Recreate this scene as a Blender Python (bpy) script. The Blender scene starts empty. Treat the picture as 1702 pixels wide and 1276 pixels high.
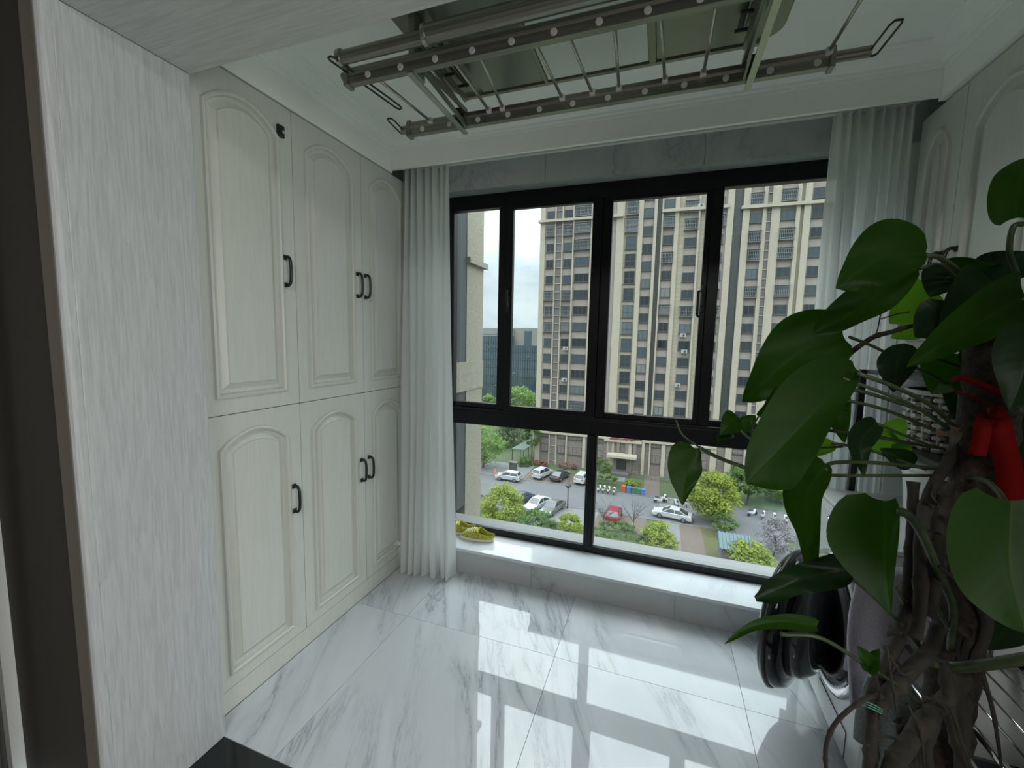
import bpy, math, random
from mathutils import Vector, Matrix
random.seed(7)
S=bpy.context.scene
COL=S.collection
PI=math.pi
# ---------------------------------------------------------------- camera
F=699.18; CX,CY=851.0,638.0
CAM=Vector((1.4965,0,1.45))
RT=Vector((0.94234,0.334,0.02085)); DN=Vector((0.05395,-0.09013,-0.99447)); FW=Vector((-0.33027,0.93826,-0.10295))
cd_=bpy.data.cameras.new('camera'); cam=bpy.data.objects.new('camera',cd_); COL.objects.link(cam)
cd_.sensor_width=36; cd_.lens=F/1702*36; cd_.clip_start=.02; cd_.clip_end=2000
M=Matrix.Identity(4)
for i in range(3):
    M[i][0]=RT[i]; M[i][1]=-DN[i]; M[i][2]=-FW[i]; M[i][3]=CAM[i]
cam.matrix_world=M
S.camera=cam
S.view_settings.view_transform='Standard'; S.view_settings.look='None'
S.view_settings.gamma=1; S.view_settings.use_curve_mapping=False
S.view_settings.exposure=1.5
S.cycles.max_bounces=10; S.cycles.diffuse_bounces=6; S.cycles.glossy_bounces=4; S.cycles.transparent_max_bounces=16
S.cycles.sample_clamp_indirect=6
def ray(x,y): return FW+RT*((x-CX)/F)+DN*((y-CY)/F)
def bp(x,y,ax,v):
    """point of the world seen at photo pixel x,y on the plane ax=v"""
    i='xyz'.index(ax); d=ray(x,y); return CAM+d*((v-CAM[i])/d[i])
def cdp(x,y,d): return CAM+ray(x,y)*d
# ---------------------------------------------------------------- world (overcast sky)
W=bpy.data.worlds.new('sky'); S.world=W; W.use_nodes=True
nt=W.node_tree; nt.nodes.clear()
def N(nt,t,**k):
    n=nt.nodes.new(t)
    for a,b in k.items():
        if a.startswith('i_'): n.inputs[a[2:].replace('_',' ')].default_value=b
        else: setattr(n,a,b)
    return n
def ramp(nt,stops,interp='LINEAR'):
    r=N(nt,'ShaderNodeValToRGB'); r.color_ramp.interpolation=interp
    e=r.color_ramp.elements
    while len(e)>1: e.remove(e[-1])
    e[0].position,e[0].color=stops[0][0],(*stops[0][1],1)
    for p,c in stops[1:]:
        q=e.new(p); q.color=(*c,1)
    return r
tc=N(nt,'ShaderNodeTexCoord'); sp=N(nt,'ShaderNodeSeparateXYZ'); nt.links.new(tc.outputs['Generated'],sp.inputs[0])
mp=N(nt,'ShaderNodeMapping'); mp.inputs['Scale'].default_value=(1,1,2.5); nt.links.new(tc.outputs['Generated'],mp.inputs[0])
nz=N(nt,'ShaderNodeTexNoise'); nz.inputs['Scale'].default_value=6; nz.inputs['Detail'].default_value=6; nz.inputs['Roughness'].default_value=.55
nt.links.new(mp.outputs[0],nz.inputs[0])
rz=ramp(nt,[(0,(.25,.285,.30)),(.15,(.29,.325,.34)),(.35,(.78,.84,.86)),(.6,(1.7,1.78,1.82)),(1,(2.4,2.5,2.55))]); nt.links.new(sp.outputs[2],rz.inputs[0])
rc=ramp(nt,[(.35,(.78,.84,.88)),(.62,(1.08,1.08,1.08))]); nt.links.new(nz.outputs[0],rc.inputs[0])
mx=N(nt,'ShaderNodeMix',data_type='RGBA',blend_type='MULTIPLY'); mx.inputs[0].default_value=1
nt.links.new(rz.outputs[0],mx.inputs[6]); nt.links.new(rc.outputs[0],mx.inputs[7])
bg=N(nt,'ShaderNodeBackground'); bg.inputs[1].default_value=1.15; nt.links.new(mx.outputs[2],bg.inputs[0])
wo=N(nt,'ShaderNodeOutputWorld'); nt.links.new(bg.outputs[0],wo.inputs[0])
# added fill from the living room side, no window there, and balcony window daylight
def area(name,loc,rot,sx,sy,power,col=(1,1,1),portal=False):
    l=bpy.data.lights.new(name,'AREA'); l.shape='RECTANGLE'; l.size=sx; l.size_y=sy; l.energy=power; l.color=col
    o=bpy.data.objects.new(name,l); o.location=loc; o.rotation_euler=rot; COL.objects.link(o); return o
area('living_room_side_fill',(4.5,-0.75,1.45),(0,-PI/2*1.0,PI),1.9,2.2,25,(1.0,.985,.96))
area('living_room_ceiling_lamp',(1.6,-1.3,2.70),(0,0,0),.8,.8,16,(1.0,.98,.94))
pl=area('window_portal',(1.22,2.62,1.27),(-PI/2,0,0),2.2,2.3,1); pl.data.cycles.is_portal=True
# ---------------------------------------------------------------- helpers
class MB:
    def __init__(s): s.v=[]; s.f=[]; s.uv=None
    def add(s,vs,fs):
        n=len(s.v); s.v+= [tuple(v) for v in vs]; s.f+=[tuple(i+n for i in f) for f in fs]; return s
    def box(s,x0,x1,y0,y1,z0,z1):
        return s.add([(x,y,z) for x in(x0,x1) for y in(y0,y1) for z in(z0,z1)],[(0,1,3,2),(4,6,7,5),(0,4,5,1),(2,3,7,6),(0,2,6,4),(1,5,7,3)])
    def obox(s,c,u,v,w):
        c=Vector(c);u=Vector(u);v=Vector(v);w=Vector(w)
        return s.add([c+a*u+b*v+d*w for a in(-1,1) for b in(-1,1) for d in(-1,1)],[(0,1,3,2),(4,6,7,5),(0,4,5,1),(2,3,7,6),(0,2,6,4),(1,5,7,3)])
    def tube(s,pts,r,n=8,cap=True,closed=False):
        pts=[Vector(p) for p in pts]; m=len(pts)
        rr=r if isinstance(r,(list,tuple)) else [r]*m
        vs=[];prev=None
        for i,p in enumerate(pts):
            if closed: t=pts[(i+1)%m]-pts[i-1]
            else: t=pts[min(i+1,m-1)]-pts[max(i-1,0)]
            t.normalize()
            if prev is None:
                a=Vector((0,0,1)) if abs(t.z)<.9 else Vector((1,0,0)); u=t.cross(a).normalized()
            else: u=(prev-t*prev.dot(t)).normalized()
            prev=u; w=t.cross(u)
            vs+=[p+(u*math.cos(2*PI*k/n)+w*math.sin(2*PI*k/n))*rr[i] for k in range(n)]
        fs=[(i*n+k,i*n+(k+1)%n,((i+1)%m)*n+(k+1)%n,((i+1)%m)*n+k) for i in range(m if closed else m-1) for k in range(n)]
        if cap and not closed: fs+=[tuple(reversed(range(n))),tuple((m-1)*n+k for k in range(n))]
        return s.add(vs,fs)
    def lathe(s,prof,c,axis='z',n=24,rot=None):
        """prof: (radius,height)"""
        vs=[]
        for r,h in prof:
            for k in range(n):
                a=2*PI*k/n; v=Vector((r*math.cos(a),r*math.sin(a),h))
                if axis=='x': v=Vector((v.z,v.x,v.y))
                if axis=='y': v=Vector((v.x,v.z,v.y))
                if rot is not None: v=rot@v
                vs.append(Vector(c)+v)
        m=len(prof)
        fs=[(i*n+k,i*n+(k+1)%n,(i+1)*n+(k+1)%n,(i+1)*n+k) for i in range(m-1) for k in range(n)]
        fs+=[tuple(reversed(range(n))),tuple((m-1)*n+k for k in range(n))]
        return s.add(vs,fs)
    def prism(s,poly,vec):
        n=len(poly); vs=[Vector(p) for p in poly]; vec=Vector(vec)
        return s.add(vs+[v+vec for v in vs],[tuple(range(n)),tuple(reversed(range(n,2*n)))]+[(i,i+n,(i+1)%n+n,(i+1)%n) for i in range(n)])
    def mesh(s,name,mat,smooth=False):
        me=bpy.data.meshes.new(name); me.from_pydata(s.v,[],s.f)
        if mat: me.materials.append(mat)
        if smooth: me.polygons.foreach_set('use_smooth',[True]*len(me.polygons))
        if s.uv:
            l=me.uv_layers.new(name='uv'); 
            for i,lp in enumerate(me.loops): l.data[i].uv=s.uv[lp.vertex_index]
        me.update(); return me
    def build(s,name,mat,parent=None,smooth=False,bev=0,fix=True,auto=False):
        me=s.mesh(name,mat,smooth)
        if fix:
            import bmesh
            b=bmesh.new(); b.from_mesh(me); bmesh.ops.recalc_face_normals(b,faces=b.faces); b.to_mesh(me); b.free()
        return put(name,me,parent,bev)
def put(name,me,parent=None,bev=0):
    o=bpy.data.objects.new(name,me); COL.objects.link(o)
    if parent:
        o.parent=parent
        if parent.type=='EMPTY': o.matrix_parent_inverse=Matrix.Translation(-Vector(parent.location))
    if bev:
        m=o.modifiers.new('b','BEVEL'); m.width=bev; m.segments=2; m.limit_method='ANGLE'; m.angle_limit=.7
    return o
def tag(o,label=None,cat=None,group=None,kind=None):
    for k,v in(('label',label),('category',cat),('group',group),('kind',kind)):
        if v: o[k]=v
    return o
def thing(name,label=None,cat=None,loc=(0,0,0),group=None,kind=None):
    o=bpy.data.objects.new(name,None); COL.objects.link(o); o.location=loc; o.empty_display_size=.1
    return tag(o,label,cat,group,kind)
def copy_tree(o,parent=None):
    c=o.copy(); COL.objects.link(c)
    if parent: c.parent=parent
    for ch in list(o.children): copy_tree(ch,c)
    return c
def sm(pts,n=6):
    """catmull-rom smoothing of a polyline"""
    p=[Vector(q) for q in pts]
    if len(p)<3: return p
    P=[p[0]*2-p[1]]+p+[p[-1]*2-p[-2]]; out=[]
    for i in range(1,len(P)-2):
        for k in range(n):
            t=k/n; a,b,c,d=P[i-1],P[i],P[i+1],P[i+2]
            out.append(.5*((2*b)+(c-a)*t+(2*a-5*b+4*c-d)*t*t+(3*b-a-3*c+d)*t**3))
    out.append(p[-1]); return out
# ---------------------------------------------------------------- materials
def srgb(r,g,b):
    f=lambda c:(c/255/12.92) if c/255<=.04045 else ((c/255+.055)/1.055)**2.4
    return (f(r),f(g),f(b))
def mat(name,col,rough=.5,metal=0,spec=.5,**k):
    m=bpy.data.materials.new(name); m.use_nodes=True; p=m.node_tree.nodes['Principled BSDF']
    p.inputs['Base Color'].default_value=(*col,1); p.inputs['Roughness'].default_value=rough; p.inputs['Metallic'].default_value=metal
    p.inputs['Specular IOR Level'].default_value=spec
    for a,b in k.items(): p.inputs[a.replace('_',' ')].default_value=b
    return m
def P_(m): return m.node_tree.nodes['Principled BSDF']
def noisy(m,stops,scale=5,stretch=(1,1,1),detail=4,rough=.55,coord='Object',rot=(0,0,0),bump=0,bdist=.01,distort=0,rand=False,blend=None):
    nt=m.node_tree; p=P_(m); tc=N(nt,'ShaderNodeTexCoord'); mp=N(nt,'ShaderNodeMapping')
    mp.inputs['Scale'].default_value=stretch; mp.inputs['Rotation'].default_value=rot
    nt.links.new(tc.outputs[coord],mp.inputs[0])
    if rand:
        oi=N(nt,'ShaderNodeObjectInfo'); mm=N(nt,'ShaderNodeMath',operation='MULTIPLY'); mm.inputs[1].default_value=37
        nt.links.new(oi.outputs['Random'],mm.inputs[0]); cb=N(nt,'ShaderNodeCombineXYZ')
        nt.links.new(mm.outputs[0],cb.inputs[0]); nt.links.new(mm.outputs[0],cb.inputs[1]); nt.links.new(cb.outputs[0],mp.inputs['Location'])
    nz=N(nt,'ShaderNodeTexNoise'); nz.inputs['Scale'].default_value=scale; nz.inputs['Detail'].default_value=detail; nz.inputs['Roughness'].default_value=rough
    nz.inputs['Distortion'].default_value=distort
    nt.links.new(mp.outputs[0],nz.inputs[0])
    r=ramp(nt,stops); nt.links.new(nz.outputs[0],r.inputs[0]); nt.links.new(r.outputs[0],p.inputs['Base Color'])
    if bump:
        b=N(nt,'ShaderNodeBump'); b.inputs['Strength'].default_value=bump; b.inputs['Distance'].default_value=bdist
        nt.links.new(nz.outputs[0],b.inputs['Height']); nt.links.new(b.outputs[0],p.inputs['Normal'])
    return m
def grain(name,c0,c1,rough=.45,scale=1,rot=(0,0,0),bump=.3,cath=False,spec=.4):
    m=mat(name,c0,rough,spec=spec); nt=m.node_tree; p=P_(m)
    tc=N(nt,'ShaderNodeTexCoord'); mp=N(nt,'ShaderNodeMapping'); mp.inputs['Rotation'].default_value=rot; nt.links.new(tc.outputs['Object'],mp.inputs[0])
    mp2=N(nt,'ShaderNodeMapping'); mp2.inputs['Scale'].default_value=(160*scale,160*scale,9*scale); nt.links.new(mp.outputs[0],mp2.inputs[0])
    n1=N(nt,'ShaderNodeTexNoise'); n1.inputs['Scale'].default_value=1; n1.inputs['Detail'].default_value=3; nt.links.new(mp2.outputs[0],n1.inputs[0])
    h=n1.outputs[0]
    if cath:
        mp3=N(nt,'ShaderNodeMapping'); mp3.inputs['Scale'].default_value=(7,7,.5); nt.links.new(mp.outputs[0],mp3.inputs[0])
        n2=N(nt,'ShaderNodeTexNoise'); n2.inputs['Scale'].default_value=1.3; n2.inputs['Detail'].default_value=1.5; nt.links.new(mp3.outputs[0],n2.inputs[0])
        m1=N(nt,'ShaderNodeMath',operation='MULTIPLY'); m1.inputs[1].default_value=15; nt.links.new(n2.outputs[0],m1.inputs[0])
        m2=N(nt,'ShaderNodeMath',operation='FRACT'); nt.links.new(m1.outputs[0],m2.inputs[0])
        m3=N(nt,'ShaderNodeMath',operation='MULTIPLY'); nt.links.new(m2.outputs[0],m3.inputs[0]); nt.links.new(n1.outputs[0],m3.inputs[1])
        m4=N(nt,'ShaderNodeMath',operation='MULTIPLY_ADD'); m4.inputs[1].default_value=.32; nt.links.new(m3.outputs[0],m4.inputs[0]); 
        m5=N(nt,'ShaderNodeMath',operation='MULTIPLY'); m5.inputs[1].default_value=.85; nt.links.new(n1.outputs[0],m5.inputs[0]); nt.links.new(m5.outputs[0],m4.inputs[2])
        h=m4.outputs[0]
    r=ramp(nt,[(.3,c0),(.7,c1)]); nt.links.new(h,r.inputs[0]); nt.links.new(r.outputs[0],p.inputs['Base Color'])
    b=N(nt,'ShaderNodeBump'); b.inputs['Strength'].default_value=bump; b.inputs['Distance'].default_value=.002
    nt.links.new(h,b.inputs['Height']); nt.links.new(b.outputs[0],p.inputs['Normal']); return m
def marble(name,base,vein,rough=.04,ang=.5,wavy=0.0,dens=1.0,spec=.6):
    m=mat(name,base,rough,spec=spec); nt=m.node_tree; p=P_(m)
    tc=N(nt,'ShaderNodeTexCoord'); oi=N(nt,'ShaderNodeObjectInfo'); mm=N(nt,'ShaderNodeVectorMath',operation='SCALE'); mm.inputs[0].default_value=(13,7,5)
    nt.links.new(oi.outputs['Random'],mm.inputs['Scale'])
    vr=N(nt,'ShaderNodeVectorRotate',rotation_type='Z_AXIS'); vr.inputs['Angle'].default_value=ang; mp=N(nt,'ShaderNodeMapping'); mp.inputs['Scale'].default_value=(2.2*dens,.36*dens,1.0*dens)
    ad=N(nt,'ShaderNodeVectorMath',operation='ADD'); nt.links.new(tc.outputs['Object'],vr.inputs[0]); nt.links.new(vr.outputs[0],mp.inputs[0]); nt.links.new(mp.outputs[0],ad.inputs[0]); nt.links.new(mm.outputs[0],ad.inputs[1])
    n1=N(nt,'ShaderNodeTexNoise'); n1.inputs['Scale'].default_value=2.1; n1.inputs['Detail'].default_value=9; n1.inputs['Roughness'].default_value=.62; n1.inputs['Distortion'].default_value=.35
    nt.links.new(ad.outputs[0],n1.inputs[0])
    # thin veins where noise crosses .5
    a=N(nt,'ShaderNodeMath',operation='SUBTRACT'); a.inputs[1].default_value=.5; nt.links.new(n1.outputs[0],a.inputs[0])
    b=N(nt,'ShaderNodeMath',operation='ABSOLUTE'); nt.links.new(a.outputs[0],b.inputs[0])
    r=ramp(nt,[(0,(.9,.9,.9)),(.006,(.5,.5,.5)),(.025,(.26,.26,.26)),(.10,(0,0,0))]); nt.links.new(b.outputs[0],r.inputs[0])
    n2=N(nt,'ShaderNodeTexNoise'); n2.inputs['Scale'].default_value=1.5; n2.inputs['Detail'].default_value=3; nt.links.new(ad.outputs[0],n2.inputs[0])
    r2=ramp(nt,[(.38,(0,0,0)),(.58,(1,1,1))]); nt.links.new(n2.outputs[0],r2.inputs[0])
    mu=N(nt,'ShaderNodeMath',operation='MULTIPLY'); nt.links.new(r.outputs[0],mu.inputs[0]); nt.links.new(r2.outputs[0],mu.inputs[1])
    r3=ramp(nt,[(.35,tuple(c*.90 for c in base)),(.65,base)]); nt.links.new(n2.outputs[0],r3.inputs[0])
    mx=N(nt,'ShaderNodeMix',data_type='RGBA'); nt.links.new(mu.outputs[0],mx.inputs[0]); nt.links.new(r3.outputs[0],mx.inputs[6]); mx.inputs[7].default_value=(*vein,1)
    nt.links.new(mx.outputs[2],p.inputs['Base Color'])
    if wavy:
        n4=N(nt,'ShaderNodeTexNoise'); n4.inputs['Scale'].default_value=3.5; n4.inputs['Detail'].default_value=0; nt.links.new(tc.outputs['Object'],n4.inputs[0])
        bb=N(nt,'ShaderNodeBump'); bb.inputs['Strength'].default_value=wavy; bb.inputs['Distance'].default_value=.01; nt.links.new(n4.outputs[0],bb.inputs['Height']); nt.links.new(bb.outputs[0],p.inputs['Normal'])
    return m
def glass_mat(name,tint=(.93,.96,.95),ior=1.45,haze=0.008):
    m=bpy.data.materials.new(name); m.use_nodes=True; nt=m.node_tree; nt.nodes.clear()
    t=N(nt,'ShaderNodeBsdfTransparent'); t.inputs[0].default_value=(*tint,1); g=N(nt,'ShaderNodeBsdfGlossy'); g.inputs['Roughness'].default_value=.0
    d=N(nt,'ShaderNodeBsdfDiffuse'); d.inputs[0].default_value=(.8,.85,.85,1)
    f=N(nt,'ShaderNodeFresnel'); ge=N(nt,'ShaderNodeNewGeometry'); ma=N(nt,'ShaderNodeMath',operation='MULTIPLY_ADD'); ma.inputs[1].default_value=1/ior-ior; ma.inputs[2].default_value=ior
    nt.links.new(ge.outputs['Backfacing'],ma.inputs[0]); nt.links.new(ma.outputs[0],f.inputs[0])
    m1=N(nt,'ShaderNodeMixShader'); m1.inputs[0].default_value=haze; nt.links.new(t.outputs[0],m1.inputs[1]); nt.links.new(d.outputs[0],m1.inputs[2])
    m2=N(nt,'ShaderNodeMixShader'); nt.links.new(f.outputs[0],m2.inputs[0]); nt.links.new(m1.outputs[0],m2.inputs[1]); nt.links.new(g.outputs[0],m2.inputs[2])
    o=N(nt,'ShaderNodeOutputMaterial'); nt.links.new(m2.outputs[0],o.inputs[0]); return m
def thin_mat(name,col,trans,tcol,rough=.6,transp=0,spec=.3):
    """principled mixed with translucency: cloth, leaves"""
    m=mat(name,col,rough,spec=spec); nt=m.node_tree; p=P_(m); out=nt.nodes['Material Output']
    t=N(nt,'ShaderNodeBsdfTranslucent'); t.inputs[0].default_value=(*tcol,1)
    mx=N(nt,'ShaderNodeMixShader'); mx.inputs[0].default_value=trans; nt.links.new(p.outputs[0],mx.inputs[1]); nt.links.new(t.outputs[0],mx.inputs[2])
    last=mx
    if transp:
        tr=N(nt,'ShaderNodeBsdfTransparent'); m2=N(nt,'ShaderNodeMixShader'); m2.inputs[0].default_value=transp
        nt.links.new(mx.outputs[0],m2.inputs[1]); nt.links.new(tr.outputs[0],m2.inputs[2]); last=m2
    nt.links.new(last.outputs[0],out.inputs[0]); return m
cab=grain('cabinet_paint',(.58,.60,.55),(.54,.56,.51),.34,.8,bump=.16)
casing=grain('casing_grain',(.50,.525,.53),(.40,.42,.425),.5,1.3,bump=.3,cath=True)
casing_h=grain('casing_grain_header',(.56,.585,.57),(.47,.49,.48),.5,.9,rot=(0,PI/2,0),bump=.45,cath=True)
plaster=noisy(mat('ceiling_paint',(.86,.89,.86),.7),[(.3,(.85,.88,.85)),(.7,(.88,.91,.88))],4)
plaster_dim=mat('living_room_paint',(.30,.29,.27),.7); shaded_brown=mat('shaded_brown_wall',(.055,.05,.042),.7)  # shade of the face turned from the window is put into this brown
tileM=marble('floor_marble',(.61,.645,.68),(.26,.28,.31),.025,-.42,wavy=0,spec=.75)
wallM=marble('wall_marble',(.50,.53,.54),(.27,.29,.31),.12,.9,dens=.9)
sillM=marble('sill_marble',(.70,.74,.79),(.60,.63,.67),.06,.3)
grout=mat('grout',(.16,.17,.18),.8)
black_stone=mat('black_stone',(.006,.009,.010),.12)
frameM=mat('black_frame',(.005,.005,.007),.35,0,.3)
frame_in=mat('frame_groove',(.03,.03,.033),.45)
gasket=mat('gasket',(.008,.008,.008),.6)
glassM=glass_mat('window_glass')
curtM=thin_mat('sheer_curtain',(.78,.80,.79),.45,(.84,.87,.87),.8,.10)
blackH=mat('black_handle',(.012,.012,.013),.3)
chrome=mat('chrome',(.75,.76,.76),.12,1)
steel=noisy(mat('rail_steel',(.27,.27,.23),.34,.75),[(.3,(.20,.20,.17)),(.7,(.30,.30,.26))],3,(1,60,60),2)
steel_l=mat('rod_steel',(.42,.42,.36),.25,.8)
steel_d=mat('dark_steel',(.035,.035,.032),.35,.6)
capM=mat('white_cap',(.62,.62,.58),.4)
body_t=mat('taupe_panel',(.22,.22,.175),.28,.35)
body_g=mat('grey_panel',(.20,.205,.19),.25,.45)
ledM=mat('led_diffuser',(.62,.66,.62),.35)
whiteP=mat('white_plastic',(.66,.68,.68),.25)
panelP=mat('panel_grey',(.28,.29,.29),.3)
# ---------------------------------------------------------------- SETTING
fl=MB().box(-.45,2.85,.966,2.36,-.06,-.004).build('floor',grout); tag(fl,kind='structure')
xs=[-.0,.314,1.107,1.891,2.691]; ys=[.968,1.777,2.264]
for i in range(4):
    for j in range(2):
        a,b=xs[i],xs[i+1]; c,d=ys[j],ys[j+1]
        MB().box(a+.001,b-.001,c+.001,d-.001,-.012,0).build('tile',tileM,fl)
th=MB().box(-.1,2.9,.62,.966,-.05,.0).build('trim_1',black_stone); tag(th,kind='structure')
lf=MB().box(-3,4.6,-4.2,.62,-.05,0).build('floor',noisy(mat('living_floor',(.33,.32,.31),.25),[(.3,(.28,.27,.26)),(.7,(.38,.37,.35))],3)); tag(lf,kind='structure')
# outer shells
wl=MB().box(-.62,-.42,.63,2.5,-.05,2.75).build('wall_left',plaster); tag(wl,kind='structure')
wr=MB().box(2.80,3.0,.63,2.5,-.05,2.75).build('wall_right',plaster); tag(wr,kind='structure')
cl=MB().box(-.62,3.0,.66,2.36,2.56,2.75).build('ceiling',plaster); tag(cl,kind='structure')
# dropped border boards round the tray (trim) and stepped cornice
def board(n,*b): return tag(MB().box(*b).build(n,plaster,bev=.002),kind='structure')
board('trim_2',0,2.43,2.105,2.125,2.392,2.56)
board('trim_3',-.42,0,.975,2.125,2.380,2.56)
board('trim_4',2.43,2.80,.975,2.125,2.380,2.56)
board('trim_5',0,2.43,.975,1.02,2.385,2.56)
prof=[(0,2.488),(.006,2.488),(.008,2.500),(.016,2.502),(.018,2.512),(.030,2.516),(.050,2.528),(.064,2.544),(.066,2.549),(.080,2.551),(.082,2.560),(0,2.560)]
cor=MB(); cx0,cx1,cy0,cy1=0,2.43,1.02,2.105; vs=[]
for d,z in prof: vs+=[(cx0+d,cy0+d,z),(cx1-d,cy0+d,z),(cx1-d,cy1-d,z),(cx0+d,cy1-d,z)]
n=len(prof); cor.add(vs,[(i*4+k,i*4+(k+1)%4,((i+1)%n)*4+(k+1)%4,((i+1)%n)*4+k) for i in range(n) for k in range(4)])
tag(cor.build('trim_6',plaster,smooth=False),kind='structure')
# beam over window, marble tiles
wb=MB().box(-.45,2.82,2.335,2.62,2.36,2.75).build('wall_back',plaster); tag(wb,kind='structure')
for a,b in ((-.3,.062),(.064,.848),(.850,1.642),(1.644,2.436),(2.438,2.8)):
    MB().add([(a,2.31,2.312),(b,2.31,2.312),(b,2.31,2.56),(a,2.31,2.56),(a,2.335,2.335),(b,2.335,2.335),(b,2.335,2.56),(a,2.335,2.56),(a,2.52,2.352),(b,2.52,2.352),(b,2.52,2.36),(a,2.52,2.36)],
      [(0,1,2,3),(0,8,9,1),(4,7,6,5),(0,3,7,4),(1,5,6,2),(3,2,6,7),(4,5,10,11),(8,11,10,9)]).build('tile',wallM,wb)
# parapet
pw=MB().box(-.45,2.82,2.276,2.50,-.05,.139).build('wall_back',plaster); tag(pw,kind='structure')
for a,b in ((-.3,.054),(.056,.843),(.845,1.632),(1.634,2.421),(2.423,2.8)):
    MB().box(a,b,2.264,2.276,0.0,.138).build('tile',wallM,pw)
MB().box(-.45,2.82,2.50,2.75,-.4,.150).build('outer_ledge',noisy(mat('ledge_granite',(.2,.2,.2),.8),[(.4,(.13,.135,.135)),(.6,(.26,.265,.27))],220,detail=2),pw)
sl=MB().box(-.42,2.8,2.256,2.56,.138,.157).build('window_sill',sillM,None,bev=.003); sl.name='trim_7'; tag(sl,kind='structure')
# wall piers beside the window opening
tag(MB().box(-.45,.14,2.335,2.62,.157,2.36).build('wall_back',plaster),kind='structure')
tag(MB().box(2.32,2.82,2.335,2.62,.157,2.36).build('wall_back',plaster),kind='structure')
# ---------------------------------------------------------------- WINDOW
win=thing('window_1',loc=(1.2,2.5,.157),kind='structure')
yf=2.50
def wbar(name,x0,x1,z0,z1,y0=yf,y1=yf+.055,m=frameM,par=win,bev=.004): return MB().box(x0,x1,y0,y1,z0,z1).build(name,m,par,bev=bev)
wbar('window_frame',.14,2.32,2.262,2.352); wbar('window_frame',.14,2.32,.157,.200,yf,yf+.03); wbar('window_frame',.14,2.32,.157,.176,yf+.03,yf+.055)
wbar('window_frame',.14,.20,.2,2.262); wbar('window_frame',2.26,2.32,.2,2.262)
wbar('transom',.20,2.26,.893,.985); 
wbar('transom',.20,2.26,.985,1.003,yf-.006,yf+.03)
wbar('mullion',1.103,1.163,.200,.893)
wbar('mullion',1.118,1.148,.200,.893,yf-.02,yf)
# mullions of the upper zone
wbar('mullion',.510,.560,1.003,2.262,yf,yf+.07)
wbar('mullion',1.705,1.762,1.003,2.262,yf,yf+.07)
# fixed outer panes (upper left, upper right), lower panes
def pane(x0,x1,z0,z1,y,par=win): return MB().box(x0,x1,y,y+.005,z0,z1).build('pane',glassM,par)
pane(.20,.510,1.036,2.255,yf+.045); pane(1.762,2.26,1.036,2.255,yf+.045); pane(.20,1.103,.17,.893,yf+.035); pane(1.163,2.26,.17,.893,yf+.035)
wbar('window_frame',.20,.510,1.003,1.036,yf+.02); wbar('window_frame',1.762,2.26,1.003,1.036,yf+.02)
# sliding sashes
def sash(x0,x1,xa,xb,y,lx):
    s=MB(); s.box(x0,xa,y,y+.035,1.003,2.262); s.box(xb,x1,y,y+.035,1.003,2.262); s.box(xa,xb,y,y+.035,1.003,1.036); s.box(xa,xb,y,y+.035,2.243,2.262)
    o=s.build('sash',frameM,win,bev=.003)
    MB().box(xa,xb,y+.018,y+.023,1.036,2.243).build('pane',glassM,o)
    h=MB(); h.box(lx-.011,lx+.011,y-.012,y,1.62,1.72); h.box(lx-.007,lx+.007,y-.028,y-.012,1.655,1.685)
    h.box(lx-.008,lx+.006,y-.03,y-.016,1.66,1.76); h.build('latch',gasket,o,bev=.003)
    return o
sash(.560,1.142,.606,1.086,yf-.008,.582)
sash(1.142,1.705,1.197,1.678,yf+.002,1.690)
s_=MB(); s_.tube([(1.672,2.502,1.60),(1.665,2.462,1.605),(1.665,2.462,1.73),(1.672,2.502,1.735)],.007,8); s_.build('pull_handle',gasket,win)
# ---------------------------------------------------------------- CABINETS
def arch_loop(y0,y1,z0,zs,za,n=14):
    L=[(y0,z0),(y1,z0),(y1,zs)]
    for k in range(1,n):
        t=k/n; L.append((y1+(y0-y1)*t, zs+(za-zs)*math.sin(PI*t)**.8))
    L.append((y0,zs)); return L
def door(y0,y1,z0,z1,my=.061,zb=None,zs=None,za=None,xf=0.0,sgn=1,par=None,thick=.02):
    g=.0015; y0+=g;y1-=g;z0+=g;z1-=g
    zb=zb if zb else z0+.055; n=14
    base=arch_loop(y0+my,y1-my,zb,zs,za,n)
    outer=[(y0,z0),(y1,z0),(y1,z1-.001)]+[(y1+(y0-y1)*k/n,z1) for k in range(1,n)]+[(y0,z1-.001)]
    def inset(d): return arch_loop(y0+my+d,y1-my-d,zb+d,zs-d*.35,za-d,n)
    loops=[(outer,-thick),(outer,0),(base,-.002),(inset(.003),.007),(inset(.010),.010),(inset(.017),.005),(inset(.020),-.010),(inset(.034),-.012),(inset(.054),-.001),(inset(.0565),.004)]
    vs=[];m=len(base)
    for L,h in loops: vs+=[(xf+sgn*h,a,b) for a,b in L]
    fs=[(i*m+k,i*m+(k+1)%m,(i+1)*m+(k+1)%m,(i+1)*m+k) for i in range(len(loops)-1) for k in range(m)]
    fs+=[tuple(range(m)),tuple((len(loops)-1)*m+k for k in range(m))]
    o=MB().add(vs,fs).build('door',cab,par,smooth=False)
    return o
def handle(yc,zc,xf,sgn,par,L=.128):
    m=MB(); pts=sm([(xf,yc,zc-L/2+.008),(xf+sgn*.018,yc,zc-L/2+.006),(xf+sgn*.030,yc,zc-L/2+.022),(xf+sgn*.033,yc,zc),(xf+sgn*.030,yc,zc+L/2-.022),(xf+sgn*.018,yc,zc+L/2-.006),(xf,yc,zc+L/2-.008)],5)
    m.tube(pts,.0065,8); 
    for s in(-1,1): m.box(min(xf,xf+sgn*.004),max(xf,xf+sgn*.004),yc-.009,yc+.009,zc+s*(L/2-.008)-.010,zc+s*(L/2-.008)+.010)
    return m.build('handle',blackH,par,smooth=True)
ZU,ZM,ZK=2.372,1.155,.091
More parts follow.
